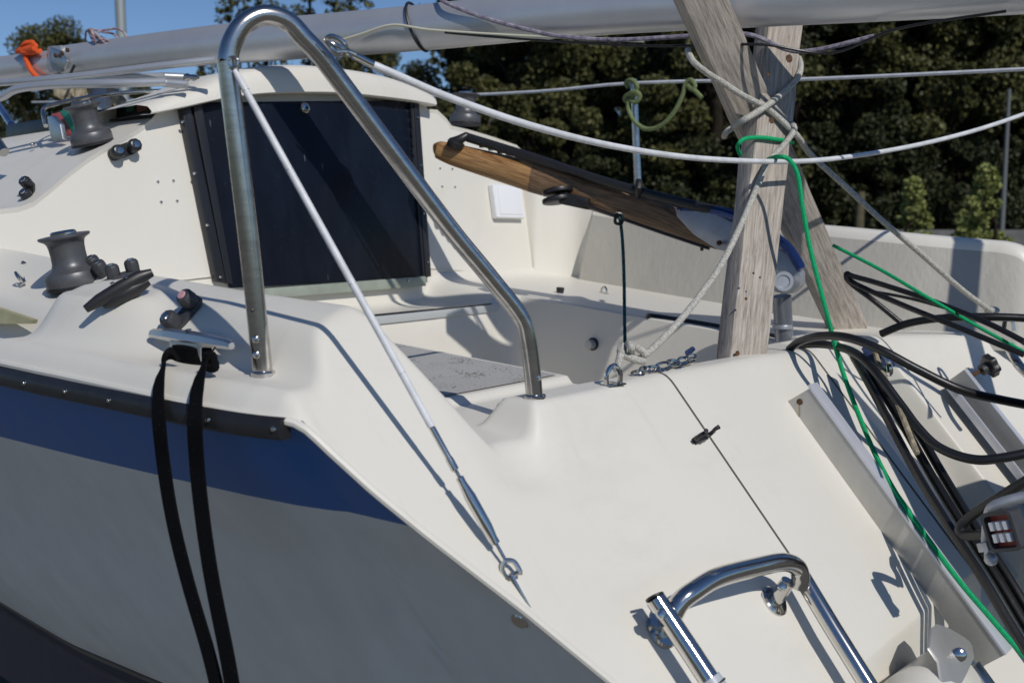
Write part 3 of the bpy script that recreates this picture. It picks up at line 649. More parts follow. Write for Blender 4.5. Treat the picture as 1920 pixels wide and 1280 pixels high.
# clamp knob
kc=UTs(1852,688,.06,sh_); kb=MB()
pts=[]
for k in range(36):
    a=k*math.pi/18; r=.027*(1+.10*math.cos(6*a)); pts.append((r*math.cos(a),r*math.sin(a)))
kx,ky,kn=frame((.65,-.55,.4),(0,.3,1)); kb.prism([kc+kx*a+ky*b for a,b in pts],kn*.016)
kn_=kb.build('clamp_knob',BLK,o2,bevel=.002)
T(kn_,'clamp_screw',RUST,[kc-kn*.085,kc],.005,10)
T(kn_,'knob_boss',PLG,[kc-kn*.018,kc],.014,14)
# black rod holder clip on the transom
p,n=G(1308,826); x,y,n=frame(n,(1,0,0)); cp=MB().box(p+n*.006,x,y,n,.015,.006,.006).build('rod_clip',BLK,boat,bevel=.0015)
for q in (-1,1): T(cp,'clip_arm',BLK,[p+x*q*.012+n*.008,p+x*q*.021+n*.014,p+x*q*.020+n*.024,p+x*q*.015+n*.03,p+x*q*.021+n*.036],[.004,.004,.0035,.003,.004],8,4)
MB().lathe([(.0001,.002),(.0035,.001),(.004,0)],p-y*.0065,-y,12).build('screw',STEEL,cp)
# round fitting low on the hull
def hullS(F,z):
    sT=float(S_T(z)); FT=.951+SL*(z+.27); u=max(0,F-FT)
    if F>.982: return float(S_edge(F))+(sT-.779)*(1-.36*(1-math.exp(-u/.8)))
    return sT-(1-math.exp(-u/.9))*(.02+.62*max(0,-.2405-z))*.55
d_=ray(975,1163); t_=.5
while t_<3:
    q=d_*t_
    if q.x>=hullS(q.y,q.z): break
    t_+=.002
best=d_*t_
hn=Vector((-.8,-.15,-.45)).normalized()
MB().lathe([(.012,-.01),(.012,.001),(.010,.003),(.004,.004),(.0001,.004)],best,hn,22).build('hull_fitting',STEEL,boat)
# U-bolt and snatch chain on the rim
p,n=G(1150,722); padeye(p+Vector((0,0,0)),(0,0,1),(1,-.1,0),1.3,r=.0032,h=.022,w=.0125)
# second row hardware: shackle chain (things tied to the rim)
chain=empty('shackle_chain',tuple(U(1230,700,F=.975)),'short run of shiny steel shackles and snap hook lying on the transom rim','shackles')
def ringp(c,x,y,a,b,r=.0026): return MB().tube([Vector(c)+x*math.cos(t)*a+y*math.sin(t)*b for t in np.linspace(0,2*math.pi,18,endpoint=False)],r,8,closed=True)
cs=[(1196,700,.014,.008),(1209,697,.013,.009),(1234,696,.016,.006),(1268,686,.015,.006),(1222,692,.018,.009),(1243,688,.022,.008),(1262,680,.014,.010),(1280,677,.014,.007),(1296,668,.012,.007)]
for i,(a,b,c,e_) in enumerate(cs):
    pp=U(a,b,F=.975); ringp(pp,Vector((1,-.08,.10)).normalized(),Vector((0,.5,.86)) if i%2 else Vector((0,.9,.3)),c,e_).build('shackle_link',STEEL,chain)
pp=U(1288,676,F=.975); T(chain,'snap_pin',mat('blue_tinted_steel',(.2,.27,.5),.25,1),[pp+Vector((0,0,.014)),pp+Vector((.02,0,.019))],.005,10)
T(chain,'snap_body',STEEL,[U(1225,700,F=.975),U(1262,688,F=.975),U(1300,676,F=.975)],.0042,10,4)
# bottom lump below panel
MB().tube([Vector((1.42,.50,-.80)),Vector((1.60,.52,-.768)),Vector((1.74,.53,-.772)),Vector((1.80,.52,-.79))],[.03,.072,.06,.006],24).build('rudder_head_moulding',GEL,boat,angle=60)
# ---------------- rudder head and tiller ----------------------------------------------------------------
pv=U(1468,527,F=1.03); 
post=T(boat,'rudder_post',mat('grey_post',(.27,.29,.33),.35,.6,nz=.15),[U(1466,555,F=1.10),U(1472,665,F=1.10)],.0215,20)
MB().lathe([(.0218,-.02),(.0226,-.019),(.0226,-.012),(.0218,-.010)],U(1467,600,F=1.10)+Vector((0,0,0)),(0,0,1),20).build('post_collar',GREYCAST,post)
tip=U(830,280,D=2.84); 
til=empty
def tl(px,py,D): return U(px,py,D=D+.10+.15*min(1,max(0,(px-820)/650)))
# tiller body : lofted ellipse with uv
def wood_loft(pts,ra,rb,name,m,parent,label=None,n=16):
    P_=cat(pts,8); A_=np.interp(np.linspace(0,1,len(P_)),np.linspace(0,1,len(ra)),ra); B_=np.interp(np.linspace(0,1,len(P_)),np.linspace(0,1,len(rb)),rb)
    rows=[]; L_=0; me_uv=[]
    for i,p in enumerate(P_):
        t=(P_[min(i+1,len(P_)-1)]-P_[max(i-1,0)]).normalized(); y=t.cross(Vector((0,0,1))).normalized(); z=y.cross(t)
        rows.append([p+y*math.copysign(abs(math.cos(a))**.8,math.cos(a))*A_[i]+z*math.copysign(abs(math.sin(a))**.8,math.sin(a))*B_[i] for a in [k*2*math.pi/n for k in range(n)]])
    b=MB(); i0=b.quad_grid(rows,closed_u=True); b.f.append(tuple(i0+k for k in range(n))); b.f.append(tuple(i0+(len(P_)-1)*n+k for k in range(n)))
    t=(P_[-1]-P_[0]).normalized(); y=t.cross(Vector((0,0,1))).normalized(); z=y.cross(t)
    return b.build(name,m,parent,angle=45,uvaxis=(z,y,t),label=label)
td=[(816,280,2.83),(822,281,2.83),(850,290,2.81),(900,304,2.77),(960,321,2.72),(1000,333,2.69)]
te=[(1000,333,2.69),(1080,354,2.62),(1160,380,2.55),(1230,402,2.49),(1300,430,2.42),(1350,452,2.38)]
tiller=wood_loft([tl(*q) for q in te],[.026,.029,.030,.028,.024,.02],[.040,.042,.040,.036,.030,.022],'tiller',TILLD,boat,'wooden tiller, varnish worn dark towards the rudder')
wood_loft([tl(*q) for q in td],[.010,.018,.022,.025,.026,.026],[.012,.024,.030,.034,.038,.040],'tiller_grip',TILLW,tiller)
# cheek plates
ck=[(1268,392),(1300,392),(1345,402),(1400,430),(1440,452),(1480,480),(1500,512),(1500,535),(1485,550),(1465,552),(1448,538),(1440,505),(1400,480),(1345,468),(1300,440),(1268,405)]
b=MB().prism([U(a,b_,F=None,D=2.60-(a-1268)*.0009) for a,b_ in ck],Vector((.05,.01,0))).build('rudder_cheek',GREYCAST,boat,bevel=.003)
MB().tube(cat([U(1270,392,D=2.61),U(1345,396,D=2.54),U(1420,425,D=2.46),U(1475,462,D=2.41),U(1503,505,D=2.39)],5),[.004]+[.012]*19+[.010],10).build('blue_cheek_edge',BLUEP,b)
MB().lathe([(.0235,-.03),(.0235,.004),(.021,.007),(.015,.007),(.013,.004),(.0001,.004)],U(1468,528,D=2.36),(-.77,-.6,.1),24).build('pivot_bolt',GREYCAST,b)
MB().lathe([(.0001,.003),(.004,.002),(.006,0),(.006,-.01)],U(1349,455,D=2.51),(-.77,-.6,.1),14).build('bolt',RUST,b)
# tiller extension (black tube) on top
ext=[(850,268,2.80),(872,256,2.78),(890,262,2.76),(1000,296,2.66),(1100,330,2.56),(1200,360,2.46),(1300,385,2.36),(1375,402,2.30)]
ex=T(tiller,'tiller_extension',BLK,[tl(*q) for q in ext[1:]],.0125,14,5)
T(ex,'extension_joint',BLK,[tl(846,268,2.78),tl(862,262,2.77),tl(875,254,2.77)],[.014,.013,.010],12,3)
MB().lathe([(.022,-.004),(.024,0),(.024,.012),(.020,.015)],tl(853,272,2.78)-Vector((0,0,.004)),(.1,-.35,.93),20).build('joint_disc',BLK,ex)
T(tiller,'extension_clip',BLK,[tl(1196,368,2.46),tl(1196,352,2.44),tl(1198,340,2.45)],.009,8,3)
for i in range(4):
    MB().box(tl(905+i*17,268+i*6,2.80),(0,1,-.3),(1,0,0),(0,.3,1),.010,.008,.012).build('steering_fitting',GREYCAST if i%2 else BLK,tiller,bevel=.003)
T(tiller,'hex_stud',RUST,[tl(1316,458,2.36),tl(1316,470,2.36)],.004,6)
# mainsheet block under the tiller, with its lines
blk=empty('sheet_block',tuple(tl(1045,365,2.6)),'black twin sheave block hanging under the wooden tiller','pulley block')
MB().lathe([(.034,-.007),(.041,-.005),(.041,.005),(.034,.007)],tl(1046,359,2.61),(.05,.22,.97),28).build('sheave',BLK,blk,bevel=.0015)
MB().lathe([(.034,-.007),(.041,-.005),(.041,.005),(.034,.007)],tl(1046,375,2.61),(.05,.22,.97),28).build('sheave',BLK,blk,bevel=.0015)
MB().box((tl(1078,377,2.58)),(.35,-.9,-.2),(.9,.35,0),(0,0,1),.040,.016,.015).build('block_body',BLK,blk,bevel=.005)
ln=empty('control_line',tuple(tl(1160,410,2.5)),'thin black control lines running from the sheet block back along the tiller','rope')
T(ln,'line',BLKC,[tl(1060,362,2.58),tl(1110,388,2.54),tl(1160,408,2.5)],.004,8,4)
T(ln,'line',BLKC,[tl(1090,382,2.56),tl(1160,408,2.5),tl(1240,436,2.42),tl(1330,466,2.34)],.0042,8,4)
T(ln,'hitch',BLKC,[tl(1154,400,2.49),tl(1166,402,2.49),tl(1166,418,2.49),tl(1154,418,2.49),tl(1155,404,2.485),tl(1162,396,2.5)],.004,8,4)
hl=T(None,'hanging_rope',ROPET,[tl(1161,398,2.5),tl(1167,450,2.48),tl(1170,520,2.45),tl(1171,600,2.40),tl(1172,650,2.33),tl(1172,670,2.25)],.0043,10,6); tag(hl,'teal and black flecked cord hanging straight down from the tiller','rope')
# ---------------- starboard seat details ----------------------------------------------------------------
# locker gap along seat edge
b=MB(); ga=[(1217,597),(1222,594),(1300,606),(1450,632),(1520,645)]
gp=[G(*q)[0]+Vector((-.002,0,.003)) for q in ga]
T(boat,'locker_gap',BLK,gp,.0065,8,5,flat=.8)
# bridge deck track
b=MB().box(Vector((1.86,1.952,-.252)),(1,0,0),(0,1,0),(0,0,1),.42,.006,.0035).build('track',BLKF,boat,bevel=.001)
MB().box(Vector((1.86,1.941,-.262)),(1,0,0),(0,1,0),(0,0,1),.40,.004,.010).build('track_strip',mat('pale_strip',(.62,.64,.64),.35,.3),boat,bevel=.001)
# ---------------- cabin top fittings --------------------------------------------------------------------
# dark long panel
a=U(10,262,S=1.44); c=U(286,214,S=1.44); t1=U(12,234,S=1.44); t2=U(284,190,S=1.44)
MB().prism([a,c,t2,t1],Vector((.012,0,0))).build('spray_rail',PLEXI,boat,bevel=.001)
MB().prism([a+Vector((-.02,0,-.004)),c+Vector((-.02,0,-.004)),c+Vector((.01,0,0)),a+Vector((.01,0,0))],Vector((0,0,.005))).build('spray_rail_foot',BLKF,boat)
for q,m_ in (((237,251),TEAL),((257,276),REDP)):
    MB().prism([U(q[0],211,S=1.437),U(q[1],207,S=1.437),U(q[1]-1,193,S=1.437),U(q[0]-1,197,S=1.437)],(.003,0,0)).build('reflection_patch',mat('dark_'+m_.name,tuple(v*.35 for v in m_.node_tree.nodes['Principled BSDF'].inputs['Base Color'].default_value[:3]),.4),boat)  # red and green reflections painted as flat patches on the dark panel
# rope clutch
def clutch(pxs,m_,h):
    return MB().prism([U(*q,S=1.33) for q in pxs],Vector((.014,0,0))).build('clutch_lever',m_,cl0,bevel=.003)
cl0=MB().prism([U(*q,S=1.30) for q in ((88,218),(97,217),(112,232),(118,262),(97,265),(91,240))],Vector((.012,0,0))).build('rope_clutch',ALU,boat,bevel=.002)
clutch(((94,214),(112,210),(128,238),(134,250),(120,256),(112,245)),REDP,0)
clutch(((110,208),(126,205),(140,222),(146,246),(135,250),(122,228)),TEAL,0)
T(boat,'grab_rail',STEEL,[U(86,236,S=1.30),U(81,212,S=1.32),U(84,203,S=1.34),U(100,196,S=1.36),U(180,180,S=1.42),U(250,173,S=1.5),U(330,170,S=1.6)],.0055,10,6)
# bolts on roof
for q in ((61,272),): MB().ball(U(*q,S=1.30),.006).build('dome_nut',STEEL,boat)
# windscreen / stanchion braces on far left
T(boat,'pulpit_tube',ALUP,[U(-60,192,S=1.24),U(0,183,S=1.25),U(30,168,S=1.26),U(90,160,S=1.28),U(200,157,S=1.33),U(312,154,S=1.42)],.0098,14,6,label='bent bare aluminium tube, lowest of the stacked tubes')
T(boat,'pulpit_tube',ALUP,[U(-40,158,S=1.26),U(120,146,S=1.32),U(300,124,S=1.42),U(404,112,S=1.5)],.009,14,6,label='straight aluminium tube resting against the side of the mast')
T(boat,'pulpit_tube',ALUP,[U(60,166,S=1.30),U(190,147,S=1.36),U(308,143,S=1.45)],.0085,14,6,label='straight aluminium tube between the bent one and the mast')
T(boat,'tube_sleeve',GREYCAST,[U(302,143,S=1.45),U(346,145,S=1.5)],.0092,14)
T(boat,'tube_sleeve',GREYCAST,[U(306,155,S=1.42),U(352,159,S=1.46)],.0102,14)
T(boat,'tube_tip',STEEL,[U(346,145,S=1.5),U(352,145,S=1.5),U(356,145,S=1.5),U(364,146,S=1.5),U(372,146,S=1.5)],[.007,.0095,.0065,.008,.003],12)
T(boat,'handrail',BLUEP,[U(-4,196,S=1.6),U(22,234,S=1.5)],.011,10)
T(boat,'handrail_foot',STEEL_OLD,[U(-8,262,S=1.16),U(8,286,S=1.16)],.012,10)
# toe block at side deck far left
MB().prism([U(-40,566,S=.86),U(60,600,S=.83),U(58,607,S=.83),U(0,607,S=.83),U(-40,602,S=.84)],Vector((.01,0,0))).build('locker_lid_edge',OLIVE,boat)
# ============================ separate things ============================================================
# mast
def mx(F): return Vector((2.0-.26*(F-1.07),F,0))
def mcentre(px,py,):  # on vertical plane of mast line
    n_=Vector((1,.26,0)); return U(px,py,pl=(n_,mx(1.07)))
mast=empty('lowered_mast',tuple(mcentre(760,60)),'long grey anodised aluminium mast lying lengthwise above the boat','mast')
cc=[(120,117),(150,112),(430,82),(760,55),(1100,22),(1400,3),(1700,-14),(1990,-32),(2300,-50)]
hv=[.036,.040,.0475,.0515,.0535,.056,.056,.056,.056]
pp=[mcentre(*q) for q in cc]
def oval(P_,H_,name,par,m,wf=.68,seg=32):
    rows=[]
    for i,p in enumerate(P_):
        t=(P_[min(i+1,len(P_)-1)]-P_[max(i-1,0)]).normalized(); y=t.cross(Vector((0,0,1))).normalized(); z=y.cross(t)
        rows.append([p+y*math.cos(a)*H_[i]*wf+z*math.sin(a)*H_[i] for a in [k*2*math.pi/seg for k in range(seg)]])
    b=MB(); i0=b.quad_grid(rows,closed_u=True); b.f.append(tuple(i0+k for k in range(seg))); b.f.append(tuple(i0+(len(P_)-1)*seg+k for k in range(seg)))
    return b.build(name,m,par,angle=40)
P2=cat(pp,6); H2=np.interp(np.linspace(0,1,len(P2)),np.linspace(0,1,len(hv)),hv)
# recompute half heights from the picture sizes (straight taper)
H2=[.036+.016*min(1,max(0,(3.4-p.y)/1.2)) for p in P2]
oval(P2,H2,'mast_tube',mast,ALUP)
oval([mcentre(-260,150),mcentre(0,129),mcentre(105,117)],[.034,.034,.034],'mast_head_section',mast,ALUP)
q0=mcentre(118,113); MB().box(q0,(.26,-1,0),(1,.26,0),(0,0,1),.028,.03,.036).build('gooseneck_casting',GREYCAST,mast,bevel=.008)
MB().prism([mcentre(120,92)+Vector((-.04,0,0)),mcentre(140,98)+Vector((-.04,0,0)),mcentre(152,118)+Vector((-.04,0,0)),mcentre(146,133)+Vector((-.04,0,0)),mcentre(122,118)+Vector((-.04,0,0))],(.006,0,0)).build('spreader_bracket',ALU,mast,bevel=.001)
for q in ((136,108),(148,104),(158,98)):
    MB().lathe([(.006,0),(.006,.006),(.0001,.007)],mcentre(*q)+Vector((-.045,0,0)),(-1,0,0),10).build('bolt',RUST,mast)
# strap round the mast
r_=[];pc_=mcentre(775,52); 
def around(px,py,h,m_,name,par,r=.004,tilt=0,wf=.70,lab=None,catg=None):
    c=mcentre(px,py); t=Vector((-.26,1,0)).normalized(); y=t.cross(Vector((0,0,1))).normalized(); z=Vector((0,0,1))
    pts=[c+y*math.cos(a)*(h*wf+r)+z*math.sin(a)*(h+r)+t*tilt*math.sin(a) for a in np.linspace(0,2*math.pi,32,endpoint=False)]
    o=MB().tube(pts,r,8,closed=True).build(name,m_,par)
    if lab: tag(o,lab,catg)
    return o
around(783,51,.052,BLK,'shock_cord',None,.0035,.02,lab='black elastic cord tied round the mast above the hatch',catg='cord')
og=around(70,122,.036,ORANGE,'orange_rope_lashing',None,.0075,.02,lab='bright orange rope lashed round the mast at the far left',catg='rope')
c=mcentre(72,97)+Vector((-.02,0,.0)); T(og,'knot',ORANGE,[c+Vector((random.uniform(-.02,.02),random.uniform(-.06,.06),random.uniform(-.008,.02))) for _ in range(9)],.0075,8,4)
# purple rope bundle on mast
pts=[]
for k in range(46):
    a=k*.62; c=mcentre(165+50*k/46,82-3*k/46); pts.append(c+Vector((.02*math.cos(a),.05*math.cos(a*.9),.016+.022*math.sin(a)+.004*math.sin(k*1.7))))
tag(T(None,'coiled_halyard',PURPLE,pts,.0032,6,3),'thin purple flecked line coiled loosely on top of the mast','rope')
# halyards along the mast
off_=Vector((-.045,0,0))
def mh(px,py,o=(-.045,0,0)): return mcentre(px,py)+Vector(o)
hal=tag(T(None,'halyard',mat('lilac_grey_rope',(.36,.35,.38),.85,0,.1,col2=(.13,.10,.17),nscale=70,bump=.6),[mh(820,-12,(0,0,.0)),mh(860,10),mh(930,38),mh(1010,60),mh(1080,74),mh(1180,80),mh(1300,74),mh(1420,70),mh(1500,68,(0,0,-.03)),mh(1640,48,(0,0,-.02))],.0048,8,8),'white and purple braided halyard sagging along the side of the mast','rope')
tag(T(None,'tape_line',mat('cream_tape',(.6,.58,.45),.7),[mh(660,82),mh(700,70),mh(762,52),mh(830,61),mh(960,70),mh(1100,77),mh(1230,83)],.0028,8,6),'cream cord stretched from the black elastic along the mast','cord')
tag(T(None,'dark_line',BLKC,[mh(860,66),mh(1000,78),mh(1200,90),mh(1330,91),mh(1450,89),mh(1560,80,(0,0,-.02)),mh(1700,60),mh(1900,28)],.0028,8,6),'thin dark line hanging just below the mast','rope')
mf=empty
# forward mast support under the mast
fs=empty('forward_mast_support',tuple(U(178,235,D=2.97)),'stained cream and grey support block under the mast, behind the rope clutches','mast support')
def slab(pxs,m_,D_,th,nm): MB().prism([U(a,b,D=D_) for a,b in pxs],(dv:=Vector((sY,cY,0))*th)).build(nm,m_,fs,bevel=.004)
slab([(160,150),(197,150),(198,232),(160,232)],GREYCAST,2.98,.05,'post')
slab([(121,118),(150,112),(163,134),(161,194),(148,200),(134,178),(126,192),(100,180),(99,168),(118,150)],SAND,2.95,.04,'cheek_block')
slab([(140,160),(158,164),(160,230),(146,232),(138,200)],SAND,2.94,.03,'cheek_block')
slab([(198,160),(214,166),(229,186),(226,200),(212,198),(204,180)],SAND,2.95,.04,'cheek_block')
T(fs,'brace_rod',BLK,[U(122,160,D=2.9),U(140,122,D=2.9)],.004,8)
# timber crutch
cr=empty('timber_mast_crutch',(2.2,1.12,-.6),'weathered crossed timber crutch holding up the mast in the cockpit','mast support')
def plank(p0,p1,w_,t_,name,wd,par=cr,lab=None,off=0):
    ax=(p1-p0).normalized(); wd=Vector(wd); wd=(wd-ax*wd.dot(ax)).normalized(); nn=ax.cross(wd)
    b=MB(); N=14; rows=[]
    for i in range(N+1):
        c=p0+(p1-p0)*i/N; j=.0015
        rows.append([c+wd*sx*(w_/2+random.uniform(-j,j))+nn*sy*(t_/2+random.uniform(-j,j)) for sx,sy in ((-1,-1),(1,-1),(1,1),(-1,1))])
    i0=b.quad_grid(rows,closed_u=True); b.f.append((i0,i0+1,i0+2,i0+3)); b.f.append(tuple(i0+N*4+k for k in range(4)))
    return b.build(name,TIMBER,par,bevel=.0025,angle=40,uvaxis=(wd,nn,ax),label=lab),nn
wv=Vector((.85,-.5,0)).normalized()
pA0,pA1=U(1388,690,F=1.0),U(1462,40,F=1.075)
pa_,na=plank(pA0+(pA0-pA1)*.02,pA1,.092,.045,'plank',(.93,-.36,0),lab='nearly upright plank of the crutch, nail holes and knots')
pB0,pB1=U(1605,650,F=1.12),U(1288,-60,F=1.075)
pb_,nb=plank(pB0+(pB0-pB1)*.03,pB1,.086,.045,'plank',(.93,-.36,0),lab='slanting plank of the crutch')
# light offcut cleat strip nailed on front plank left edge
pe0,pe1=U(1352,700,F=1.115),U(1398,300,F=1.115)
for q in ((1494,82),(1428,215),(1392,140),(1375,520)):pass
# knots & nail heads
axA=(pA1-pA0).normalized()
for q in ((1480,110,.008),(1440,140,.004),(1447,226,.006),(1383,662,.005),(1413,512,.0025),(1399,560,.003),(1425,520,.002)):
    p=U(q[0],q[1],pl=(Vector((.36,.93,0)),pA0+Vector((-.36,-.93,0))*.024)); MB().lathe([(.0001,.0006),(q[2],.0004),(q[2],-.001)],p,(-.36,-.93,.1),14).build('knot',RUST,pa_)
# rope lashings on the crutch (off white)
if na.dot(U(1430,250,D=1))>0: na=-na
if nb.dot(U(1430,250,D=1))>0: nb=-nb
def oA(px,py,o=.007): return U(px,py,pl=(na,pA0+na*(.0225+o)))
def oB(px,py,o=.007): return U(px,py,pl=(nb,pB0+nb*(.0225+o)))
def cR(px,py,dd=0): return U(px,py,D=(2.33+dd) if -.125<=dd<=.03 else (2.18+dd))
rope=T(None,'lashing_rope',ROPEW,[oB(1290,95,-.05),oB(1294,106,-.01),oB(1303,119),oB(1330,140),oB(1358,157),oA(1392,179,.02),oA(1440,205),oA(1484,244,.012),oA(1500,262,0),U(1520,290,D=2.33),U(1580,345,D=2.35),U(1650,410,D=2.38),U(1720,470,D=2.44),U(1800,540,D=2.54),U(1858,583,D=2.62)],.0066,10,8)
tag(rope,'off white braided rope from the crutch down to the starboard quarter','rope')
MB().ball(cR(1860,582,.46),.018,12,(1.3,1,.6)).build('knot',ROPEW,rope)
rope2=T(None,'lashing_rope',ROPEW,[oA(1498,110,-.05),oA(1501,122,-.01),oA(1499,138),oA(1486,158,.010),oA(1440,197,.018),oA(1395,225,.012),oB(1376,238,.006),oB(1362,248,.0),oB(1358,256,-.03)],.0066,10,8)
tag(rope2,'off white braided rope crossing up to the right over the upright plank','rope')
rope3=T(None,'lashing_rope',ROPEW,[oA(1472,226,-.02),oA(1488,236,.008),oA(1486,250,.02),oA(1466,276,.014),oA(1440,305,.012),oA(1424,340,.012),oA(1390,420,.02),U(1350,500,D=2.03),U(1300,570,D=1.96),U(1262,615,D=1.9),U(1225,652,D=1.84),U(1205,668,D=1.82)],.0062,10,8)
tag(rope3,'off white braided rope running down from the crutch to the knot on the rim','rope')
kp=U(1188,672,D=1.80)
pts=[U(1210,666,D=1.82)]+[kp+Vector((.026*math.cos(a*1.9),.012*math.sin(a*2.7),.016*math.sin(a*1.3)+.010)) for a in np.linspace(0,5.4,16)]+[U(1156,694,D=1.74)]
T(rope3,'bowline_knot',ROPEW,pts,.0062,10,6)
# green cord
gc=T(None,'green_cord',ROPEG,[oA(1388,290,-.03),oA(1383,278,-.01),oA(1386,268),oA(1398,260),oA(1425,258),oA(1460,262),oA(1478,265,.0),oA(1486,268,-.03)],.0044,8,6); tag(gc,'bright green cord looped once round the upright plank','rope')
gc2=T(None,'green_cord',ROPEG,[oA(1440,299,.004),U(1460,294,D=2.10),U(1480,300,D=2.09),U(1496,330,D=2.09),U(1505,390,D=2.09),U(1520,470,D=2.09),U(1548,580,D=2.09)]+[UT(a,b,o) for a,b,o in ((1578,690,.055),(1615,790,.05),(1650,870,.055),(1690,940,.06),(1740,1010,.06),(1800,1090,.06),(1860,1160,.06),(1920,1230,.06))],.0046,8,8); tag(gc2,'bright green cord hanging from the lifeline down past the transom','rope')
gc3=T(None,'green_cord',ROPEG,[cR(1562,460,.22),cR(1650,505,.14),cR(1740,558,.05),cR(1830,610,-.05),cR(1930,665,-.1)],.0040,8,6); tag(gc3,'bright green cord stretched under the black cables to the right','rope')
# bowline of faded green rope on stanchion
fy=T(None,'faded_green_rope',ROPEY,[U(1178,165,S=3.03),U(1174,155,S=3.03),U(1184,150,S=3.02),U(1194,160,S=3.02),U(1190,178,S=3.03),U(1176,190,S=3.03),U(1172,182,S=3.02),U(1190,172,S=3.01),U(1200,180,S=3.02),U(1192,192,S=3.02),U(1180,188,S=3.02),U(1178,205,S=3.02),U(1190,228,S=3.02),U(1212,242,S=3.02),U(1240,235,S=3.02),U(1264,210,S=3.02),U(1280,178,S=3.02),U(1285,158,S=3.02),U(1295,150,S=3.02),U(1303,160,S=3.02),U(1298,168,S=3.02),U(1290,160,S=3.02),U(1305,172,S=3.02),U(1316,184,S=3.02)],.0075,8,6)
tag(fy,'faded yellow-green rope knotted on the far stanchion and sagging along the lifeline','rope')
# mooring strap
def strap(pts,w_,name,lab):
    P_=cat(pts,8); rows=[]
    for i,p in enumerate(P_):
        t=(P_[min(i+1,len(P_)-1)]-P_[max(i-1,0)]).normalized(); nn=Vector((-1,-.25,.0)); nn=(nn-t*nn.dot(t)).normalized(); y=t.cross(nn)
        rows.append([p+y*a*w_/2+nn*b_*.0012 for a,b_ in ((-1,0),(-.95,1),(.95,1),(1,0),(.95,-1),(-.95,-1))])
    b=MB(); b.quad_grid(rows,closed_u=True); return b.build(name,WEB,None,angle=50)
sp=.728
s1=strap([U(330,662,S=.79),U(312,672,S=.775),U(302,695,S=.752),U(297,730,S=.735),U(298,790,S=.722),U(308,880,S=sp),U(325,980,S=sp),U(352,1090,S=sp),U(390,1220,S=sp),U(412,1310,S=sp)],.0225,'mooring_strap','')
tag(s1,'left strand of black webbing strap looped round the cleat and down the hull','strap')
s2=strap([U(395,662,S=.79),U(386,676,S=.775),U(376,700,S=.755),U(369,735,S=.738),U(365,790,S=.724),U(370,880,S=sp),U(381,980,S=sp),U(398,1090,S=sp),U(424,1220,S=sp),U(440,1310,S=sp)],.0240,'mooring_strap','')
tag(s2,'right strand of black webbing strap looped round the cleat and down the hull','strap')
wr=MB()
for k in range(5):
    z0=.001+.0042*k; wr.tube([pc+x_*(.036*math.cos(a))+y_*(.012*math.sin(a))+Vector((0,0,z0)) for x_,y_ in ((Vector((0,-1,0)),Vector((1,0,0))),) for a in np.linspace(0,2*math.pi,20,endpoint=False)],.0055,6,closed=True)
wr.build('strap_wrap',WEB,s1)
MB().tube(cat([U(388,668,S=.785),U(400,676,S=.78),U(402,690,S=.775),U(390,688,S=.772)],4),[.006,.009,.010,.007,.006,.006,.006,.006,.006,.006,.006,.006,.004],8).build('strap_fold',WEB,s2)
# ---------------- cables --------------------------------------------------------------------------------
def cb_(pts,r,lab,name='motor_cable',m=BLKC):
    return tag(T(None,name,m,[U(a,b,D=c) for a,b,c in pts],r,12,8),lab,'cable')
cb_([(1480,655,2.20),(1500,640,2.16),(1540,630,2.08),(1590,633,2.02),(1650,655,1.98),(1720,692,1.96),(1800,730,1.95),(1880,750,1.97),(1990,770,2.0)],.0085,'thick black cable arching off the transom rim towards the right edge')
cb_([(1500,645,2.22),(1550,646,2.16),(1600,660,2.06),(1640,695,1.98),(1690,760,1.93),(1720,800,1.90),(1760,838,1.87),(1820,860,1.84),(1880,858,1.82),(1990,835,1.8)],.0085,'thick black cable curving down the transom and back up to the right edge')
cb_([(1652,626,2.42),(1700,607,2.38),(1760,597,2.34),(1840,594,2.3),(1930,597,2.28),(2000,606,2.26)],.0088,'black cable lying along the top of the starboard transom')
cb_([(1920,640,2.15),(1850,605,2.2),(1750,565,2.3),(1650,532,2.38),(1600,518,2.42),(1588,513,2.43),(1590,523,2.43),(1620,540,2.42),(1700,575,2.3),(1800,615,2.2),(1920,665,2.12)],.0062,'pair of black cables folded into a loop beside the crutch')
cb_([(1586,520,2.46),(1600,535,2.46),(1640,565,2.44),(1690,606,2.42)],.0062,'short black cable running down from the folded loop')
cb_([(1625,545,2.46),(1700,558,2.42),(1780,580,2.36),(1850,605,2.3),(1930,650,2.2)],.0036,'thinnest black cable under the folded loop','control_cable')
# ropes/dark sheaf down the recess
for i,(dx,lab) in enumerate(((0,'left'),(26,'middle'),(48,'right'))):
    m_=BLKC
    pts=[(1600+dx*.4,668,2.14),(1630+dx*.6,720,2.06),(1672+dx*.9,800,1.97),(1720+dx,890,1.88),(1775+dx,980,1.80),(1840+dx,1080,1.73),(1900+dx,1180,1.68),(1950+dx,1260,1.64)]
    tag(T(None,'motor_harness',m_,[U(a,b,D=c) for a,b,c in pts],.0095,10,6,flat=.8),['leftmost dark wrapped hose down the transom recess','middle dark wrapped hose down the transom recess','rightmost dark wrapped hose down the transom recess, nearest the far panel'][i],'hose')
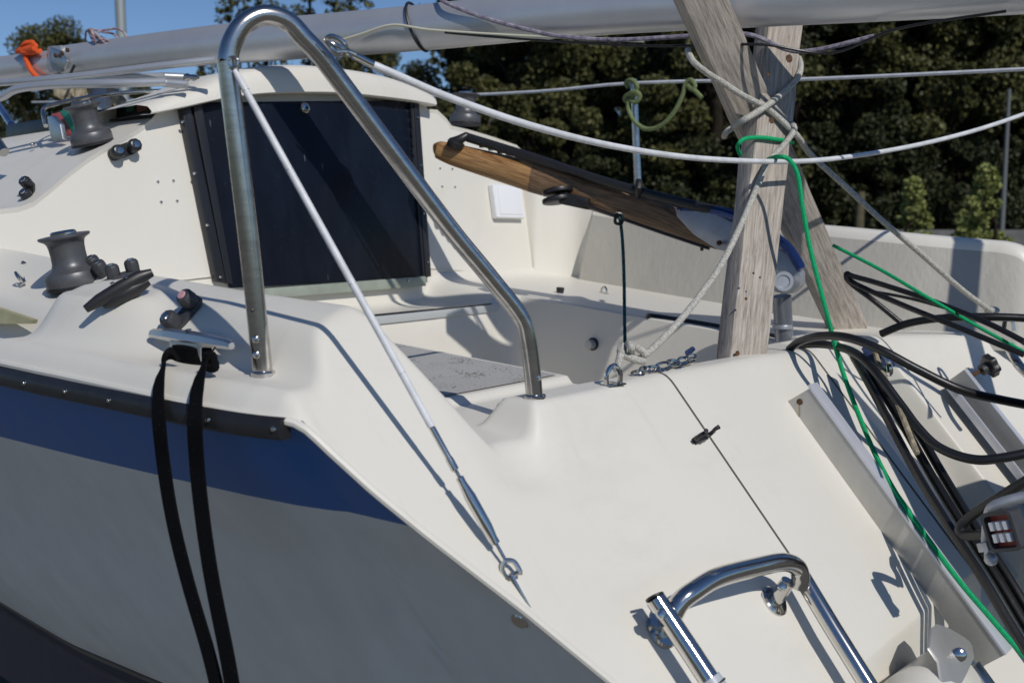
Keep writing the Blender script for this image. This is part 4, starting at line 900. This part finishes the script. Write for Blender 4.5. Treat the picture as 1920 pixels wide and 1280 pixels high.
# blue/white tackle at the recess top
tk=empty('tackle_block',tuple(U(1640,690,D=2.06)),'small blue and steel rope tackle lying at the top of the transom recess','pulley block')
MB().prism([U(*q,D=2.03) for q in ((1612,652),(1630,648),(1660,672),(1668,690),(1652,700),(1630,682))],Vector((.004,-.012,.006))).build('block_cheek',mat('blue_cloth',(.03,.06,.16),.7,nz=.5,nscale=60),tk,bevel=.003)
T(tk,'steel_link',STEEL,[U(1650,660,D=2.02),U(1665,678,D=2.0),U(1668,700,D=2.0),U(1655,690,D=2.02)],.006,8,4)
T(tk,'tail_rope',SAND,[U(1640,660,D=2.02),U(1655,700,D=1.99),U(1680,750,D=1.94),U(1700,800,D=1.9),U(1720,850,D=1.86)],.005,8,5)
# outboard plug hanging at right
pg=empty('motor_plug',tuple(U(1890,985,D=1.62)),'square grey electrical plug with six pins hanging on its bent cable','electrical plug')
kx=(U(1920,985,D=1.60)-U(1870,985,D=1.64)).normalized(); ky=Vector((0,.25,1)).normalized(); kn=kx.cross(ky).normalized()
if kn.dot(U(1890,985,D=1))>0: kn=-kn
pc0=U(1894,990,D=1.60)
kx=(kx+Vector((0,0,.10))).normalized(); ky=(ky-kx*ky.dot(kx)).normalized()
def rring(c,w_,h_,n_,rad,depth,name,m_,par,hollow=None):
    pts=[]
    for cx,cy,a0 in ((1,1,0),(-1,1,90),(-1,-1,180),(1,-1,270)):
        for k in range(5):
            a=R(a0+k*22.5); pts.append((cx*(w_-rad)+rad*math.cos(a),cy*(h_-rad)+rad*math.sin(a)))
    b=MB()
    if hollow:
        rows=[]
        for s_,dz in ((1,0),(1,depth),(hollow,depth),(hollow,depth*.35)): rows.append([c+kx*p[0]*s_+ky*p[1]*s_+kn*dz for p in pts])
        i0=b.quad_grid(rows,closed_u=True); b.f.append(tuple(i0+k for k in range(20))); b.f.append(tuple(i0+60+k for k in range(20)))
    else: b.prism([c+kx*p[0]+ky*p[1] for p in pts],kn*depth)
    return b.build(name,m_,par,angle=35)
sk=rring(pc0,.027,.030,None,.008,.024,'plug_shell',PLG,pg,.82)
rring(pc0+kn*.009,.0215,.024,None,.005,.001,'plug_seal',mat('red_seal',(.25,.03,.02),.5),pg)
for i in range(3):
    for j in range(2):
        MB().box(pc0+kn*.017+kx*(-.012+.012*i)+ky*(-.009+.018*j),kx,ky,kn,.0035,.0065,.008).build('contact_pin',WHITE,sk,bevel=.001)
T(pg,'bail',GREYCAST,[U(1850,1020,D=1.63),U(1852,985,D=1.63),U(1858,955,D=1.62),U(1880,942,D=1.61),U(1925,930,D=1.6),U(1990,918,D=1.58)],.0085,12,6)
T(pg,'latch_foot',GREYCAST,[U(1852,1010,D=1.63),U(1853,1030,D=1.63),U(1858,1050,D=1.63)],[.010,.006,.010],10)
MB().box(U(1848,1024,D=1.62),kx,ky,kn,.009,.007,.008).build('latch_nut',GREYCAST,pg,bevel=.0015)
MB().ball(U(1858,1048,D=1.62),.010).build('latch_screw',GREYCAST,pg)
cb_([(1990,870,1.62),(1930,898,1.66),(1870,935,1.70),(1820,968,1.74),(1800,990,1.75),(1812,1003,1.74),(1850,1002,1.70)],.0085,'grey black cable bent back beside the square plug')
# black stern light hood off right: lower right dark tubes
# far starboard quarter fittings
T(boat,'chrome_rail',STEEL,[U(1893,648,D=2.35),U(1898,665,D=2.33),U(1915,690,D=2.3),U(1940,712,D=2.28)],.010,12,5)
T(boat,'quarter_padeye',STEEL,[U(1882,618,D=2.4),U(1886,597,D=2.4),U(1896,596,D=2.4),U(1900,620,D=2.4)],.005,8,4)
# unseen outboard motor off to the right, outline shaped to shade the transom
om=empty('outboard_motor',(2.1,.22,-.9),'dark outboard motor just past the right edge, unseen, shaped to shade the transom','outboard motor')
MB().prism([Vector((x_,.39,z_)) for x_,z_ in ((1.85,-.62),(1.90,-.40),(1.93,-.25),(1.98,.10),(2.02,.17),(2.10,.15),(2.14,.03),(2.19,-.14),(2.26,-.24),(2.34,-.62))],Vector((0,-.10,0))).build('cowling',BLK,om,bevel=.03,seg=5)
MB().prism([Vector((x_,.37,z_)) for x_,z_ in ((2.20,-.75),(2.24,-.26),(2.30,-.29),(2.50,-.42),(2.58,-.55),(2.58,-.75))],Vector((0,-.10,0))).build('engine_block',BLK,om,bevel=.015)
T(om,'leg',ANO,[Vector((2.2,.22,-.7)),Vector((2.2,.15,-1.45))],.06,16)
T(om,'shade_bar',BLK,[Vector((2.55,.30,-.05)),Vector((2.66,.30,.2)),Vector((2.76,.30,.46))],.028,14,4)  # unseen bar added to cast the shadow band on the starboard coaming
# ============================ background =================================================================
GZ=-1.5
def ground_mat():
    m=mat('grass_ground',(.07,.085,.03),.95,0,.1,col2=(.11,.10,.055),nscale=.6,bump=.5,bscale=4,bdist=.05)
    return m
MB().grid([[Vector((-700,-700,GZ)),Vector((900,-700,GZ))],[Vector((-700,900,GZ)),Vector((900,900,GZ))]]).build('ground',ground_mat(),None,recalc=False)['kind']='structure'
dirv=Vector((sY,cY,0)); rt=Vector((cY,-sY,0))
def W(px,dist,z=GZ): 
    return dirv*dist+rt*((px-960)/FPX*dist)+Vector((0,0,z))
# gravel yard under the boat, road behind
MB().grid([[Vector((-15,-15,GZ+.01)),Vector((16,-15,GZ+.01))],[Vector((-15,16,GZ+.01)),Vector((16,16,GZ+.01))]]).build('yard',mat('gravel_yard',(.20,.19,.17),.95,0,.1,col2=(.13,.125,.11),nscale=8,bump=.6,bscale=30),None,recalc=False)['kind']='structure'
a,b_,c,d0=W(500,24,GZ+.012),W(3000,24,GZ+.012),W(3000,31,GZ+.012),W(500,31,GZ+.012)
MB().grid([[a,b_],[d0,c]]).build('road',mat('asphalt',(.12,.12,.125),.9,0,.2,nz=.3,nscale=5),None,recalc=False)['kind']='structure'
# --- trees
def leafmat(name,c1,c2):
    m=bpy.data.materials.new(name); m.use_nodes=True; t=m.node_tree; b=t.nodes['Principled BSDF']; b.inputs['Roughness'].default_value=.6; b.inputs['Specular IOR Level'].default_value=.3
    g=t.nodes.new('ShaderNodeNewGeometry'); r=t.nodes.new('ShaderNodeMix'); r.data_type='RGBA'; r.inputs[6].default_value=(*c1,1); r.inputs[7].default_value=(*c2,1)
    t.links.new(g.outputs['Random Per Island'],r.inputs[0]); t.links.new(r.outputs[2],b.inputs['Base Color'])
    return m
LM=[leafmat('dark_leaves',(.014,.019,.006),(.050,.054,.018)),leafmat('mid_leaves',(.034,.040,.011),(.12,.115,.036)),leafmat('yellow_green_leaves',(.15,.18,.045),(.32,.33,.11)),leafmat('rusty_leaves',(.05,.04,.014),(.085,.055,.02))]
BARK=mat('bark',(.035,.028,.02),.95,0,.1,nz=.5,nscale=6,bump=.8,bscale=12)
def leaves(centres,radii,n,size,rng):
    k=rng.integers(0,len(centres),n); u=rng.normal(size=(n,3)); u/=np.linalg.norm(u,axis=1)[:,None]
    rad=(rng.random(n)**.38)[:,None]; c=np.array(centres)[k]+u*rad*np.array(radii)[k]
    t=rng.normal(size=(n,3)); t/=np.linalg.norm(t,axis=1)[:,None]; s=np.cross(t,rng.normal(size=(n,3))); s/=np.linalg.norm(s,axis=1)[:,None]
    sz=size*(.6+.8*rng.random(n))[:,None]
    V=np.stack([c-t*sz,c+s*sz*.55,c+t*sz,c-s*sz*.55],1).reshape(-1,3); return V
def tree_mesh(h,cr_,n,size,seed,shape='round',low=.2):
    rng=np.random.default_rng(seed); cs=[];rs=[]
    m=95
    for i in range(m):
        t=rng.random(); a=rng.random()*6.283
        if shape=='cone': rr=cr_*(1-t)**.7*.8; zz=h*(.08+.86*t)
        else: rr=cr_*math.sqrt(max(.03,math.sin(math.pi*min(1,.12+.86*t))))*.85; zz=h*(low+(.95-low)*t)
        q=rr*math.sqrt(rng.random()); cs.append((q*math.cos(a),q*math.sin(a),zz)); s_=cr_*(.09+.15*rng.random()**1.5)*(1 if shape!='cone' else .9); rs.append((s_,s_,s_*.75))
    return leaves(cs,rs,n,size,rng),cs
def make_crown(name,V,m,parent):
    me=bpy.data.meshes.new(name); nq=len(V)//4; me.vertices.add(len(V)); me.vertices.foreach_set('co',V.astype(np.float32).ravel())
    me.loops.add(len(V)); me.loops.foreach_set('vertex_index',np.arange(len(V),dtype=np.int32)); me.polygons.add(nq)
    me.polygons.foreach_set('loop_start',np.arange(0,len(V),4,dtype=np.int32)); me.update(calc_edges=True); me.materials.append(m)
    o=bpy.data.objects.new(name,me); C.objects.link(o); o.parent=parent; return o
def trunk_mesh(h,r,cs,seed):
    b=MB(); random.seed(seed); wob=[Vector((random.uniform(-.15,.15),random.uniform(-.15,.15),h*.9*k/5)) for k in range(6)]; wob[0]=Vector((0,0,0))
    b.tube(cat(wob,3),[r*(1-.85*k/15) for k in range(16)],10)
    for c in random.sample(cs,12):
        z0=min(h*.75,max(h*.12,c[2]*.6)); s_=Vector((0,0,z0)); e_=Vector(c); mid=(s_+e_)/2+Vector((0,0,-.1*h*.3)); b.tube(cat([s_,mid,e_],3),[r*.35*(1-.12*k) for k in range(7)],6)
    return b
TREES={}
def tree(kind,loc,label,cat_,group,rot=0,sc=1,name='tree'):
    root=empty(name,tuple(loc),label,cat_,group)
    if kind not in TREES:
        h,cw,n,size,m,shape,low=kind; V,cs=tree_mesh(h,cw,n,size,hash(kind[:4])%1000+5,shape,low)
        cr_=make_crown('crown',V,LM[m],root); tb=trunk_mesh(h,h*.022,cs,3); tk_=tb.build('trunk',BARK,None); tk_.parent=root; tk_.location=tk_.location
        TREES[kind]=(cr_.data,tk_.data,tk_.location.copy())
    else:
        cd,td_,tl_=TREES[kind]
        for nm,dt,lc in (('crown',cd,Vector((0,0,0))),('trunk',td_,tl_)):
            o=bpy.data.objects.new(nm,dt); C.objects.link(o); o.parent=root; o.location=lc
    root.rotation_euler=(0,0,rot); root.scale=(sc,sc,sc)
    return root
OAK=(11.0,3.9,64000,.075,0,'round',.06); OAK2=(11.5,3.6,60000,.078,1,'round',.10); LOW=(8.2,3.4,42000,.06,1,'round',.12); BUSH=(2.2,.66,9000,.034,2,'cone',0); HEDGE=(4.2,2.8,26000,.075,0,'round',0.0)
oaks=[(560,46,OAK2,.62,'darker low tree under the mast, left of the wood behind the hatch'),
 (700,44,OAK2,.74,'rust tinged tree behind the hatch at the left end of the wood'),
 (870,38,OAK,.86,'full olive tree behind the starboard winch'),
 (1010,34,OAK2,.95,'broad tree behind the middle of the far lifeline'),
 (1180,36,OAK,1.1,'tall tree behind the far stanchion'),
 (1330,33,OAK2,1.05,'tall tree behind the slanting plank of the crutch'),
 (1480,36,OAK,1.15,'tall dark tree behind the top of the crutch'),
 (1600,40,OAK,1.2,'tall dark tree just right of the crutch'),
 (1730,36,OAK2,1.15,'tall dark tree above the smaller pale bush'),
 (1880,38,OAK,1.2,'tall dark tree above the larger pale bush'),
 (2060,36,OAK2,1.15,'tall dark tree at the right edge, beyond the lamps'),
 (1250,46,OAK,1.3,'farther dark tree filling the gap right of the stanchion'),
 (1080,46,OAK,1.15,'farther dark tree filling the gap left of the stanchion'),
 (1540,48,OAK,1.45,'farther tall tree filling the gap behind the crutch'),
 (1800,48,OAK,1.45,'farther tall tree between the two rightmost near trees'),
 (2000,48,OAK,1.45,'farthest tall tree at the right edge of the wood')]
for i,(px,ds,k,sc_,lb) in enumerate(oaks):
    tree(k,W(px,ds),lb,'tree','trees of the wood beyond the road',i*1.3,sc_)
for i,(px,ds,sc_,lb) in enumerate(((640,40,.9,'low dark shrub under the wood behind the hatch'),(820,36,.9,'low dark shrub behind the starboard winch'),(980,33,.9,'low dark shrub behind the wooden tiller'),(1130,33,.95,'low dark shrub left of the far stanchion'),(1290,33,1.0,'low dark shrub left of the crutch'),(1450,33,1.0,'low dark shrub behind the crutch'),(1610,34,1.0,'low dark shrub right of the crutch'),(1780,34,1.0,'low dark shrub between the pale bushes'),(1950,34,1.0,'low dark shrub at the right edge'))):
    tree(HEDGE,W(px,ds),lb,'shrub','dark shrubs under the wood',i*2.1,sc_,'shrub')
tree(LOW,W(125,33),'round-headed tree against the sky at the far left','tree',None,.5,.90)
tree(LOW,W(-20,38),'lower olive tree at the left edge behind the mast','tree',None,2.5,.83)
tree(LOW,W(215,40),'small tree top just right of the round-headed one','tree',None,1.5,.87)
TW=(7.0,1.2,2600,.06,1,'round',.3)
tree(TW,W(455,30),'sparse tree top poking above the mast beside the hoop','tree',None,.3,1.12)
tree(TW,W(500,31),'sparse thin tree top directly behind the hoop','tree',None,1.7,1.14)
tree(TW,W(600,30),'sparse tree top right of the hoop above the mast','tree',None,2.9,1.17)
tree(TW,W(668,32),'sparse tree top farthest right above the mast','tree',None,4.0,1.22)
tree(BUSH,W(1706,17),'smaller pale green bush, left of the pair by the road','shrub',None,.3,.98,'shrub')
tree(BUSH,W(1838,14.5),'larger pale green bush, right of the pair by the road','shrub',None,2,1.02,'shrub')
tree(BUSH,W(1800,18),'lowest pale green bush tucked between the pair by the road','shrub',None,4,.74,'shrub')
# dark wood interior (one far mass)
V=leaves([tuple(W(px,58,GZ+z_)) for px in range(430,2500,60) for z_ in (1.5,5,9,13,17) if px>900 or z_<(2 if px<640 else 6)],[(2.6,2.6,2.6)]*1000,60000,.34,np.random.default_rng(3)) if False else None
cl_c=[];cl_r=[]
for px in range(380,2500,45):
    zt=4 if px<640 else (6.5 if px<860 else 18)
    for z_ in np.arange(.8,zt,2.6): cl_c.append(tuple(W(px+random.uniform(-20,20),58,GZ+z_))); cl_r.append((2.2,2.2,1.9))
V=leaves(cl_c,cl_r,70000,.30,np.random.default_rng(3))
me=make_crown('woodland_mass',V,LM[0],None); tag(me,'dense dark mass of the wood beyond the nearer trees','woodland',None,'stuff')
# poles
pp0=W(247,22); pole=tag(T(None,'light_pole',mat('galvanised_pole',(.33,.36,.36),.5,.3),[pp0,pp0+Vector((0,0,12))],.10,14),'pale grey round pole rising behind the mast into the sky','pole')
def lamp(px,ds,h,lb,r=.05):
    p0=W(px,ds); root=empty('street_lamp',tuple(p0),lb,'street lamp')
    T(root,'pole',MATS['galvanised_pole'],[p0,p0+Vector((0,0,h))],[r*1.3,r],10)
    MB().box(p0+Vector((0,0,h+.03))+rt*.28,rt,dirv,(0,0,1),.34,.11,.05).build('lamp_head',WHITE,root,bevel=.03)
tag(T(None,'lamp_pole',mat('dull_pole',(.13,.14,.14),.6),[W(1873,30),W(1873,30)+Vector((0,0,4.9))],[.085,.05],10),'taller slim bare pole right of the larger pale bush','pole'); lamp(1891,42,1.5+2.05,'shorter lamp post with a flat white head at the right edge',.04)
# trunk with light patch
T(None,'tree_stump_pole',mat('mossy_wood',(.12,.10,.055),.9,nz=.4,nscale=6),[W(1606,30),W(1606,30)+Vector((.05,0,2.1))],[.15,.12],12); tag(bpy.data.objects['tree_stump_pole'],'sunlit mossy trunk beside the road right of the crutch','tree trunk')
# ground-level kerb strip by road
tag(MB().box(W(1900,23.6,GZ+.57),rt,dirv,(0,0,1),5.2,.10,.57).build('low_wall',mat('kerb_stone',(.16,.16,.155),.9,nz=.3,nscale=3),None),'long low grey concrete wall in front of the wood at the right','wall')
